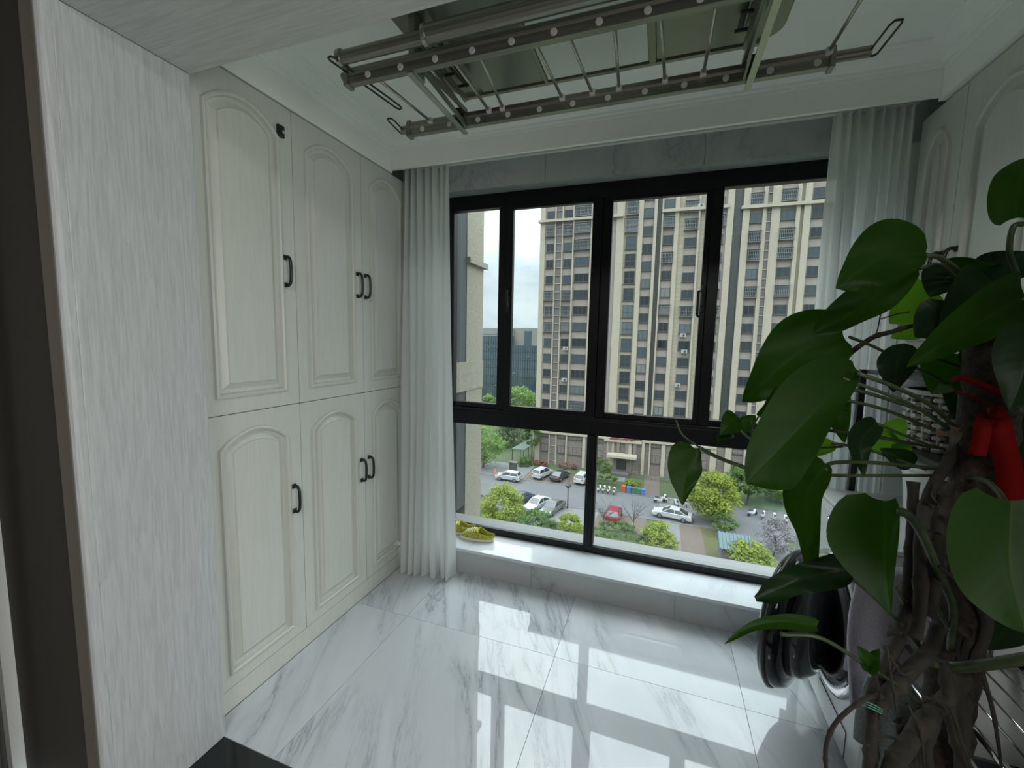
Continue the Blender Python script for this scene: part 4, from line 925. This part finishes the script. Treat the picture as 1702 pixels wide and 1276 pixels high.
# ---------------- ground surfaces
def slab(n,x0,x1,y0,y1,z,m,h=.05,par=None): 
    o=MB().box(x0,x1,y0,y1,z-h,z).build(n,m,par); 
    if par is None: tag(o,kind='structure')
    return o
KG=.38
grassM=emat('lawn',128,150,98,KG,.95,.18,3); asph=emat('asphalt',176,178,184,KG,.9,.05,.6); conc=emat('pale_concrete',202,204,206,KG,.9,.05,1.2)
paver=emat('brick_paving',176,160,148,KG,.9)
nt=paver.node_tree; tc=N(nt,'ShaderNodeTexCoord'); bt=N(nt,'ShaderNodeTexBrick'); bt.inputs['Scale'].default_value=2.2; bt.inputs['Mortar Size'].default_value=.02
bt.inputs['Color1'].default_value=(*ext(196,172,160,KG),1); bt.inputs['Color2'].default_value=(*ext(178,156,146,KG),1); bt.inputs['Mortar'].default_value=(*ext(150,140,132,KG),1)
nt.links.new(tc.outputs['Object'],bt.inputs[0]); nt.links.new(bt.outputs[0],P_(paver).inputs['Base Color'])
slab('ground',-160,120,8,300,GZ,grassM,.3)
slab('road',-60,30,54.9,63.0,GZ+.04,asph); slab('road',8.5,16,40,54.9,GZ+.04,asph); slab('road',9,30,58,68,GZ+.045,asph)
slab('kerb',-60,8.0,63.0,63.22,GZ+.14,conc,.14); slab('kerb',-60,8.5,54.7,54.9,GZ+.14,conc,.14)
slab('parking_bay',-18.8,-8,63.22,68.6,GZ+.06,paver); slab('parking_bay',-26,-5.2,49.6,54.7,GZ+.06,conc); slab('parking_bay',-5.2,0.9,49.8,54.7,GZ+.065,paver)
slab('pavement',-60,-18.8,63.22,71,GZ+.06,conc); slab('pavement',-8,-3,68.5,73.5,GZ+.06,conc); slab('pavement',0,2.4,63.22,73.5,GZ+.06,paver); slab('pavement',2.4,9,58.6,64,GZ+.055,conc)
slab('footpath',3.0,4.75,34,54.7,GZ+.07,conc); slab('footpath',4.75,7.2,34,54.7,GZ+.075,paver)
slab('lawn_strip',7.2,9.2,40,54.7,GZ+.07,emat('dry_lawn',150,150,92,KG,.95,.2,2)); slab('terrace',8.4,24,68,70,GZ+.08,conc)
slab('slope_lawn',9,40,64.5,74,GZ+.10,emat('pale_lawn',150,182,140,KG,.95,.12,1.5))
m=MB()
for x in(-18.4,-15.0,-11.9,-8.6): m.box(x,x+.12,63.3,68.4,GZ+.06,GZ+.066)
for x in(-24.2,-21,-17.6,-14.4,-11.8,-8.9,-5.3,-.8): m.box(x,x+.12,49.8,54.6,GZ+.065,GZ+.071)
for x,y in((-9.5,59),(-6.0,60.5)): m.obox((x,y,GZ+.045),(.9,1.0,0),(-.05,.05,0),(0,0,.004))
pm_=tag(m.build('lane_marking',emat('line_paint',232,232,232,.3)),'white parking bay lines painted on the car park','road marking')
# ---------------- cars
carGlass=mat('car_glass',(.02,.025,.03),.05,0,.8); tyre=mat('tyre',(.012,.012,.012),.8); hub=mat('hub',(.25,.25,.25),.3,.8); tailM=mat('tail_light',(.25,.01,.01),.2); headM=mat('head_light',(.5,.52,.55),.1)
def car(label,x,y,ang,colr,kind='sedan',L=4.5,Wd=1.78,group=None,z=GZ+.07):
    t=thing('car',label,'car',(0,0,0),group); h=L/2; w=Wd/2
    if kind=='sedan': lo=[(-h,.32),(-h,.72),(-h+.08,.92),(-h*.55,.98),(h*.42,.93),(h*.86,.80),(h,.62),(h*.99,.30)]; ca=[(-h*.78,.95),(-h*.36,1.40),(h*.10,1.44),(h*.50,.92)]
    elif kind=='hatch': lo=[(-h,.34),(-h,.80),(-h+.06,1.02),(-h*.55,1.02),(h*.45,.98),(h*.88,.84),(h,.62),(h*.99,.32)]; ca=[(-h*.95,1.0),(-h*.78,1.46),(h*.12,1.50),(h*.55,.97)]
    else: lo=[(-h,.40),(-h,.92),(-h+.05,1.10),(-h*.5,1.12),(h*.48,1.06),(h*.9,.94),(h,.70),(h*.99,.40)]; ca=[(-h*.96,1.08),(-h*.82,1.62),(h*.10,1.66),(h*.50,1.05)]
    def loft(pr,ws): # pr polygon xz; ws widths per point
        m=MB(); n=len(pr); vs=[]
        for s in(-1,-.9,.9,1):
            for (a,b),q in zip(pr,ws):
                ins=.06 if abs(s)==1 else 0
                vs.append((a*(1-ins*.3),s*q,b-(ins*.5 if b>.6 else -ins*.5)))
        fs=[(i*n+k,i*n+(k+1)%n,(i+1)*n+(k+1)%n,(i+1)*n+k) for i in range(3) for k in range(n)]+[tuple(range(n)),tuple(3*n+k for k in range(n))]
        return m.add(vs,fs)
    bm=mat('car_paint',tuple(q*KX for q in colr),.18,.0,.7); 
    loft(lo,[w*.92,w*.97,w*.94,w*.97,w*.96,w*.90,w*.88,w*.88]).build('body',bm,t,bev=.03)
    g=loft(ca,[w*.88,w*.70,w*.70,w*.88]).build('cabin_glass',carGlass,t)
    m=MB(); (x1,z1),(x2,z2)=ca[1],ca[2]; m.add([(x1-.06,-w*.68,z1-.02),(x1-.06,w*.68,z1-.02),(x2+.05,w*.68,z2-.02),(x2+.05,-w*.68,z2-.02),(x1+.05,-w*.6,z1+.05),(x1+.05,w*.6,z1+.05),(x2-.05,w*.6,z2+.05),(x2-.05,-w*.6,z2+.05)],[(0,1,2,3),(4,5,6,7),(0,1,5,4),(1,2,6,5),(2,3,7,6),(3,0,4,7)]); m.build('roof',bm,t)
    m=MB()
    for s in(-1,1):
        for (a,b),(c,d) in((ca[0],ca[1]),(ca[3],ca[2])): m.tube([(a,s*w*.86,b),(c,s*w*.69,d)],.045,5)
        m.tube([((ca[1][0]+ca[2][0])/2,s*w*.70,z1),((ca[0][0]+ca[3][0])/2,s*w*.88,1.0)],.04,5)
    m.build('roof_pillars',bm,t)
    for sx in(-1,1):
        for sy in(-1,1):
            wh=MB().lathe([(.20,-.11),(.30,-.10),(.33,-.06),(.33,.06),(.30,.10),(.20,.11)],(sx*h*.60,sy*(w*.86),.33),'y',16).build('wheel',tyre,t)
            MB().lathe([(.20,0),(.19,.015),(.0,.02)],(sx*h*.60,sy*(w*.86)+sy*.11,.33),'y',10,Matrix.Rotation(PI if sy<0 else 0,3,'Z')).build('hubcap',hub,wh)
    for sy in(-1,1):
        MB().obox((-h*.985,sy*w*.70,.80 if kind!='suv' else .98),(.05,0,0),(0,.17,0),(0,0,.07)).build('tail_light',tailM,t)
        MB().obox((h*.95,sy*w*.66,.70),(.07,0,0),(0,.17,0),(0,0,.07)).build('headlight',headM,t)
    t.location=(x,y,z); t.rotation_euler=(0,0,math.radians(ang)); return t
wc=(.62,.64,.66)
car('white hatchback parked along the far kerb beside the orange bollard',-20.6,62.0,180,wc,'hatch',4.1)
car('white hatchback parked nose-in at the left of the far brick bays',-15.9,65.7,72,wc,'suv',4.3)
car('dark grey saloon car parked between two white cars in the brick bays',-13.0,65.9,76,(.05,.055,.065),'sedan',4.6)
car('white car parked in the far bays partly hidden by the window mullion',-9.3,66.0,82,wc,'suv',4.5)
car('white saloon car parked along the near kerb by the brick footpath',3.95,56.3,171,wc,'sedan',4.8,1.85)
car('red car parked in the near brick bay seen from behind',-3.05,53.4,88,(.32,.035,.07),'hatch',4.3)
car('white car in the near car park beside the yellow-green tree',-13.1,52.9,250,wc,'sedan',4.6)
car('grey olive car parked beside the street lamp',-10.9,52.6,256,(.18,.20,.18),'sedan',4.6)
car('dark blue car behind the crown of the large yellow-green tree',-15.9,53.6,245,(.06,.09,.14),'sedan',4.6)
car('white car at the far left of the near car park beside the cream pier',-22.7,54.0,230,wc,'sedan',4.6)
car('teal green car under the leaves in the near car park',-12.0,47.3,250,(.03,.26,.24),'sedan',4.4)
cpt=thing('carport','dark grey flat carport roof at the left of the near car park','carport',(-21.6,51.0,GZ))
MB().obox((-21.3,50.4,GZ+2.3),(2.1,.9,0),(-.9,2.0,.0),(0,0,.05)).build('roof',emat('dark_roof',120,130,138,.3,.4),cpt)
for a,b in((-23,48.2),(-19.5,49.5),(-23.4,51.5),(-20.3,52.9)): MB().box(a-.05,a+.05,b-.05,b+.05,GZ,GZ+2.28).build('post',louv,cpt)
# ---------------- bins, scooters, bollard, lamp, shed, shelter
def bin_(label,x,y,c):
    t=thing('wheelie_bin',label,'bin',(x,y,GZ)); m=MB(); m.add([(x+sx*a,y+sy*a*.9,GZ+zz) for zz,a in((.10,.24),(.95,.29)) for sx,sy in((-1,-1),(1,-1),(1,1),(-1,1))],[(0,1,2,3),(4,5,6,7),(0,1,5,4),(1,2,6,5),(2,3,7,6),(3,0,4,7)]); m.build('body',c,t)
    MB().obox((x,y,GZ+1.0),(.305,0,0),(0,.31,0),(0,0,.05)).build('lid',c,t,bev=.02)
    for s in(-1,1): MB().lathe([(.1,-.03),(.1,.03)],(x+s*.22,y+.22,GZ+.17),'x',10).build('wheel',tyre,t)
rB,bB,gB=mat('bin_red',(.38,.06,.04),.5),mat('bin_blue',(.05,.12,.30),.5),mat('bin_green',(.04,.11,.09),.5)
bin_('red wheelie bin at the left end of the row by the hedge',-2.75,63.7,rB); bin_('blue wheelie bin beside the red bin',-1.95,63.6,bB); bin_('dark green wheelie bin at the left of the dark pair by the hedge',-1.2,63.5,gB)
bin_('dark green wheelie bin next to the last blue bin',-.55,63.4,gB); bin_('blue wheelie bin at the right end of the row by the path',.1,63.3,bB)
def scooter_src():
    t=thing('scooter','x','scooter',(0,0,0)); 
    for x in(-.6,.6): 
        o=MB().lathe([(.13,-.05),(.24,-.05),(.26,0),(.24,.05),(.13,.05)],(x,0,.26),'y',12).build('wheel',tyre,t)
    m=MB(); m.prism([(-.75,-.13,.45),(-.2,-.13,.35),(.15,-.13,.28),(.35,-.13,.32),(.5,-.13,.85),(.42,-.13,.9),(.2,-.13,.42),(-.1,-.13,.5),(-.15,-.13,.72),(-.75,-.13,.75)],(0,.26,0)); m.build('body',mat('scooter_white',(.4,.41,.42),.3),t)
    MB().box(-.72,-.1,-.12,.12,.76,.84).build('seat',tyre,t,bev=.02)
    MB().tube([(.42,-.32,1.02),(.44,0,.95),(.42,.32,1.02)],.025,6).build('handlebar',tyre,t)
    return t
sc0=scooter_src(); 
spots=[(-6.2,62.55,80,'scooter leftmost of the row on the far kerb'),(-5.5,62.5,84,'scooter second from left in the row on the far kerb'),(-4.8,62.45,86,'scooter third from left in the row on the far kerb'),(-4.0,62.4,92,'white scooter nearest the red bin on the far kerb'),
 (2.4,61.3,20,'scooter parked beside the pale pavement at the end of the brick path'),(3.2,62.2,100,'scooter behind the hanging heart leaf, left one'),(4.6,60.8,110,'scooter in front of the yellow-green tree, dark one'),(5.9,61.5,90,'scooter close to the yellow-green tree trunk'),
 (14.0,61.2,40,'scooter leaning at the right of the side road'),(15.2,60.9,70,'scooter second from left by the right-hand side road'),(16.4,60.6,80,'scooter third from left by the right-hand side road'),(17.6,60.4,85,'scooter farthest right by the side road')]
for i,(x,y,a,l) in enumerate(spots):
    o=sc0 if i==0 else copy_tree(sc0); o.location=(x,y,GZ+.09); o.rotation_euler=(0,0,math.radians(a)); o['label']=l+' outside'; o['group']='scooters parked by the road'
bo_=thing('bollard','orange and white traffic bollard beside the far kerb next to the white hatchback','bollard',(-23.7,64.0,GZ+.06))
MB().lathe([(.28,0),(.28,.08),(.18,.1),(.1,.85),(.06,.9)],(-23.7,64.0,GZ+.06),'z',14).build('cone',mat('orange',(.55,.10,.05),.5),bo_); MB().lathe([(.155,.35),(.135,.55)],(-23.7,64.0,GZ+.06),'z',14).build('white_band',acM,bo_)
cab_=thing('utility_box','grey green utility box on the far pavement near the covered walkway','utility box',(-21.5,66.8,GZ))
MB().box(-22.1,-20.9,66.4,67.2,GZ+.06,GZ+1.6).build('body',emat('util',120,128,120,.4),cab_,bev=.03); MB().box(-22.2,-20.8,66.3,67.3,GZ+1.6,GZ+1.7).build('cap',louv,cab_)
lp=thing('street_lamp','dark street lamp with flared shade beside the near car park','street lamp',(-9.3,54.3,GZ))
MB().tube([(-9.3,54.3,GZ),(-9.3,54.3,GZ+3.0)],[.09,.05],8).build('pole',tyre,lp); MB().lathe([(.10,2.85),(.42,3.25),(.45,3.32),(.1,3.5)],(-9.3,54.3,GZ),'z',14).build('shade',recess,lp)
shd=thing('pavilion','small grey kiosk with light blue tiled roof beside the dry lawn','kiosk',(9.3,46.8,GZ))
MB().box(8.4,10.6,46.0,48.0,GZ,GZ+2.1).build('wall',louv,shd)
rf_=MB().add([(8.1,45.4,GZ+2.0),(11.1,45.4,GZ+2.0),(11.1,47.2,GZ+3.0),(8.1,47.2,GZ+3.0),(8.1,48.6,GZ+2.1),(11.1,48.6,GZ+2.1)],[(0,1,2,3),(3,2,5,4),(0,3,4),(1,5,2),(0,4,5,1)]).build('roof',emat('blue_tiles',150,192,204,.34,.5),shd)
for k in range(9): MB().tube([(8.2+k*.35,45.4,GZ+2.04),(8.2+k*.35,47.2,GZ+3.04)],.07,6).build('roof_tile_row',emat('blue_tiles_ridge',166,206,216,.34,.5) if k==0 else bpy.data.materials['blue_tiles_ridge'],rf_)
shl=thing('covered_walkway','glass-roofed green walkway leading to the left corner of the tower','shelter',(-21.5,73,GZ))
p=[(-23.4,71.0,GZ+2.7),(-20.9,71.0,GZ+2.7),(-20.2,79,GZ+2.9),(-22.4,79,GZ+2.9)]
MB().prism(p,(0,0,.12)).build('roof',emat('green_glass_roof',168,190,182,.34,.2),shl)
for k in range(5):
    for s in(0,1):
        x=-23.2+s*2.2+k*.95; y=71.1+k*1.9; MB().box(x-.05,x+.05,y-.05,y+.05,GZ,GZ+2.7).build('post',emat('green_post',70,92,86,.4),shl)
# railing beside entrance
rl=thing('ramp_railing','grey metal railing along the ramp right of the tower entrance','railing',(2,71,GZ))
for k in range(9): MB().tube([(-2.0+k*.75,71.2,GZ+.05),(-2.0+k*.75,71.2,GZ+1.15)],.035,5).build('post',louv,rl)
for z in(.4,.8,1.15): MB().tube([(-2.0,71.2,GZ+z),(4.0,71.2,GZ+z)],.03,5).build('bar',louv,rl)
# ---------------- trees
def folM(n,a,b,tr=.35):
    a=tuple(q*KX*1.35 for q in a); b=tuple(q*KX*1.5 for q in b)
    m=thin_mat(n,a,tr,tuple(q*1.6 for q in b),.6,spec=.25); noisy(m,[(.32,a),(.68,b)],1.4,detail=5); return m
fYG=folM('foliage_yellow_green',(.10,.15,.02),(.30,.36,.06)); fG=folM('foliage_green',(.055,.11,.03),(.14,.22,.06)); fD=folM('foliage_dark',(.035,.07,.03),(.08,.14,.05)); fLG=folM('foliage_light',(.09,.17,.04),(.20,.31,.08))
fP=folM('foliage_purple',(.12,.11,.12),(.24,.22,.24),.2); fR=folM('foliage_red',(.14,.06,.05),(.28,.13,.10),.2); bark=mat('bark',(.06,.05,.04),.9)
def tree(name,label,cat,px,py,rx,ry,Y,mt,seed,nc=46,nl=90,ls=.20,trunk=True,ground=None,group=None,dy=None):
    c=bp(px,py,'y',Y); dep=(c-CAM).dot(FW); RX=rx*dep/F; RZ=ry*dep/F; rnd=random.Random(seed)
    g=GZ+.05 if ground is None else ground
    t=thing(name,label,cat,(c.x,c.y,g),group); m=MB()
    for k in range(nc):
        while True:
            v=Vector((rnd.uniform(-1,1),rnd.uniform(-1,1),rnd.uniform(-1,1)))
            if .25<v.length<1: break
        v=v.normalized()*(v.length**.4)*.80
        taper=1-.28*max(0,v.z)
        cc=Vector((c.x+v.x*RX*taper,c.y+v.y*(dy or RX)*taper,c.z+v.z*RZ)); cr=rnd.uniform(.20,.34)*min(RX,RZ*1.2)
        for q in range(nl):
            d=Vector((rnd.gauss(0,1),rnd.gauss(0,1),rnd.gauss(0,1))).normalized()*cr*rnd.uniform(.5,1.08)
            p=cc+Vector((d.x,d.y,d.z*.8)); 
            if p.z<g+.05: continue
            a=Vector((rnd.gauss(0,1),rnd.gauss(0,1),rnd.gauss(0,.6))).normalized(); b=a.cross(d.normalized()+Vector((0,0,.4))).normalized()
            s=ls*rnd.uniform(.6,1.3); m.add([p-a*s,p-b*s*.5,p+a*s,p+b*s*.5],[(0,1,2,3)])
    m.build('foliage',mt,t,fix=False)
    if trunk:
        tr=MB(); tr.tube(sm([(c.x,c.y,g-.04),(c.x+.08*RX,c.y,g+(c.z-g)*.5),(c.x,c.y,c.z)],4),[.10+.05*RX]*3 and [.14*max(.6,RX/3)]*9,8)
        for k in range(4):
            a=rnd.uniform(0,6.28); tr.tube([(c.x,c.y,g+(c.z-g)*.6),(c.x+math.cos(a)*RX*.5,c.y+math.sin(a)*RX*.5,c.z+RZ*.25)],.05*max(.6,RX/3),5)
        tr.build('trunk',bark,t)
    return t
tree('leafy_tree','tall bright green tree by the far pavement at the left, beside the cream pier','tree',803,737,42,36,66.5,fLG,1,60)
tree('leafy_tree','dense dark green tree behind the covered walkway','tree',852,720,36,32,84,fD,2,60)
tree('leafy_tree','olive green tree behind the walkway touching the tower corner','tree',884,722,15,28,71.8,fG,22,36)
tree('shrub','rounded olive shrub at the end of the covered walkway','shrub',873,768,14,11,70.5,fG,3,24,60,.14)
tree('round_tree','largest yellow-green tree in the near car park, just beyond the sill slippers','tree',836,846,42,46,47,fYG,4,90,110,.15)
tree('shrub','wide green shrub right of the largest yellow-green tree','shrub',893,868,42,20,45.5,fG,5,40,90,.14)
tree('round_tree','small yellow-green tree just left of the lower window mullion','tree',946,873,22,25,46.7,fYG,6,40,100,.13)
tree('round_tree','yellow-green tree beside the pale footpath','tree',1095,896,33,33,48,fYG,7,55,110,.14)
tree('round_tree','large yellow-green tree in the middle of the side road right of the white saloon','tree',1187,822,43,42,57,fYG,8,90,110,.17)
tree('round_tree','yellow-green tree at the lower right corner of the window beside the kiosk','tree',1243,926,42,32,46,fYG,9,70,110,.14)
tree('leafy_tree','blue-green tree with whitewashed trunk behind the large yellow-green tree','tree',1243,797,38,26,65,fG,10,50)
tree('leafy_tree','pale green tree on the sloping lawn at the far right','tree',1300,800,38,34,68,fLG,11,50)
tree('bare_shrub','purple-grey twiggy shrub beside the right-hand road','shrub',1288,890,32,34,50,fP,12,50,60,.10)
tree('shrub','grey green shrub below the large yellow-green tree','shrub',1205,868,26,16,53.5,fG,13,36,60,.12)
tree('leafy_tree','bright green tree far away at the foot of the glass office block','tree',862,664,36,26,105,fLG,14,46,80,.3)
tree('leafy_tree','small bright green tree far away beside the cream pier','tree',812,668,15,14,106,fLG,15,24,70,.3)
tree('hedge','green hedge along the near edge of the brick bay','hedge',1028,885,52,13,48.2,fG,16,60,70,.12,trunk=False)
tree('hedge','red-leaved hedge at the foot of the tower behind the white hatchback','hedge',900,770,20,7,72,fR,17,26,60,.12,trunk=False,dy=.9)
tree('hedge','red-leaved hedge at the foot of the tower behind the dark saloon','hedge',946,775,22,8,72,fR,18,26,60,.12,trunk=False,dy=.9)
tree('shrub','green shrub beside the tower entrance','shrub',1002,775,16,16,68.5,fG,19,30,60,.14,trunk=False)
tree('hedge','low light green hedge behind the scooters on the far kerb','hedge',1008,793,28,6,66,fLG,20,30,60,.13,trunk=False,dy=.9)
tree('hedge','low yellow-green hedge behind the wheelie bins','hedge',1050,803,18,7,65.3,fYG,21,30,60,.13,trunk=False,dy=.9)
def bare(label,px,py,Y,h,seed):
    g=bp(px,py,'z',GZ+.05); t=thing('bare_sapling',label,'tree',g); rnd=random.Random(seed); m=MB()
    m.tube([g,g+Vector((0,0,h*.4))],.05,5)
    for k in range(16):
        a=rnd.uniform(0,6.28); r=rnd.uniform(.2,.45)*h; b=g+Vector((0,0,h*rnd.uniform(.25,.45))); e=b+Vector((math.cos(a)*r,math.sin(a)*r,h*rnd.uniform(.3,.6))); m.tube([b,(b+e)/2+Vector((0,0,.1)),e],.022,4)
        for q in range(3): f=e-(e-b)*.3*q; m.tube([f,f+Vector((rnd.uniform(-.3,.3),rnd.uniform(-.3,.3),rnd.uniform(.1,.4)))],.014,4)
    m.build('branches',emat('pale_bark',150,146,140,.4),t)
bare('bare pale sapling just right of the red car',1052,884,50,4.2,3); bare('bare pale sapling just left of the red car',1003,876,50,3.6,5)
# ---------------- glass office block
ob=thing('office_block','distant blue-grey glass office block left of the tower','building',(-48,140,GZ))
Y2=130.0; gl=mat('office_glass',(.03,.055,.07),.08,0,1.0); off=emat('office_cream',196,196,188,.6); mul=emat('office_mullion',64,84,96,.6)
MB().box(-70,-45.0,Y2+2,Y2+22,GZ,5.4).build('wall',off,ob); MB().box(-45.0,-30,Y2+3,Y2+22,GZ,5.6).build('wall',off,ob)
MB().box(-70,-44.6,Y2,Y2+2.1,GZ,2.8).build('glass_wall',gl,ob); MB().box(-44.6,-34,Y2,Y2+3.1,GZ,-.1).build('glass_wall',gl,ob); MB().box(-41.3,-38.9,Y2+2.8,Y2+3.05,-.1,4.6).build('window',gl,ob)
m=MB()
for k in range(46): x=-69.6+k*.8; m.box(x,x+.12,Y2-.08,Y2,GZ,2.8 if x<-44.7 else -.1)
for k in range(9): z=GZ+2.2+k*2.75; m.box(-70,-34 if z<-.2 else -44.6,Y2-.10,Y2,z,z+.22)
tag(m.build('mullion_grid',mul,ob),kind='stuff')
rnd=random.Random(9)
for k in range(34):
    x=-69.6+rnd.randrange(44)*.8+.12; z=GZ+3.0+rnd.randrange(7)*2.75+rnd.choice((.2,1.3))
    if x>-45 and z>-2: continue
    o=MB().obox((x+.32,Y2-.25,z+.3),(.33,0,0),(0,.22,-.12),(0,.02,.03)).build('open_vent',whitef,ob)
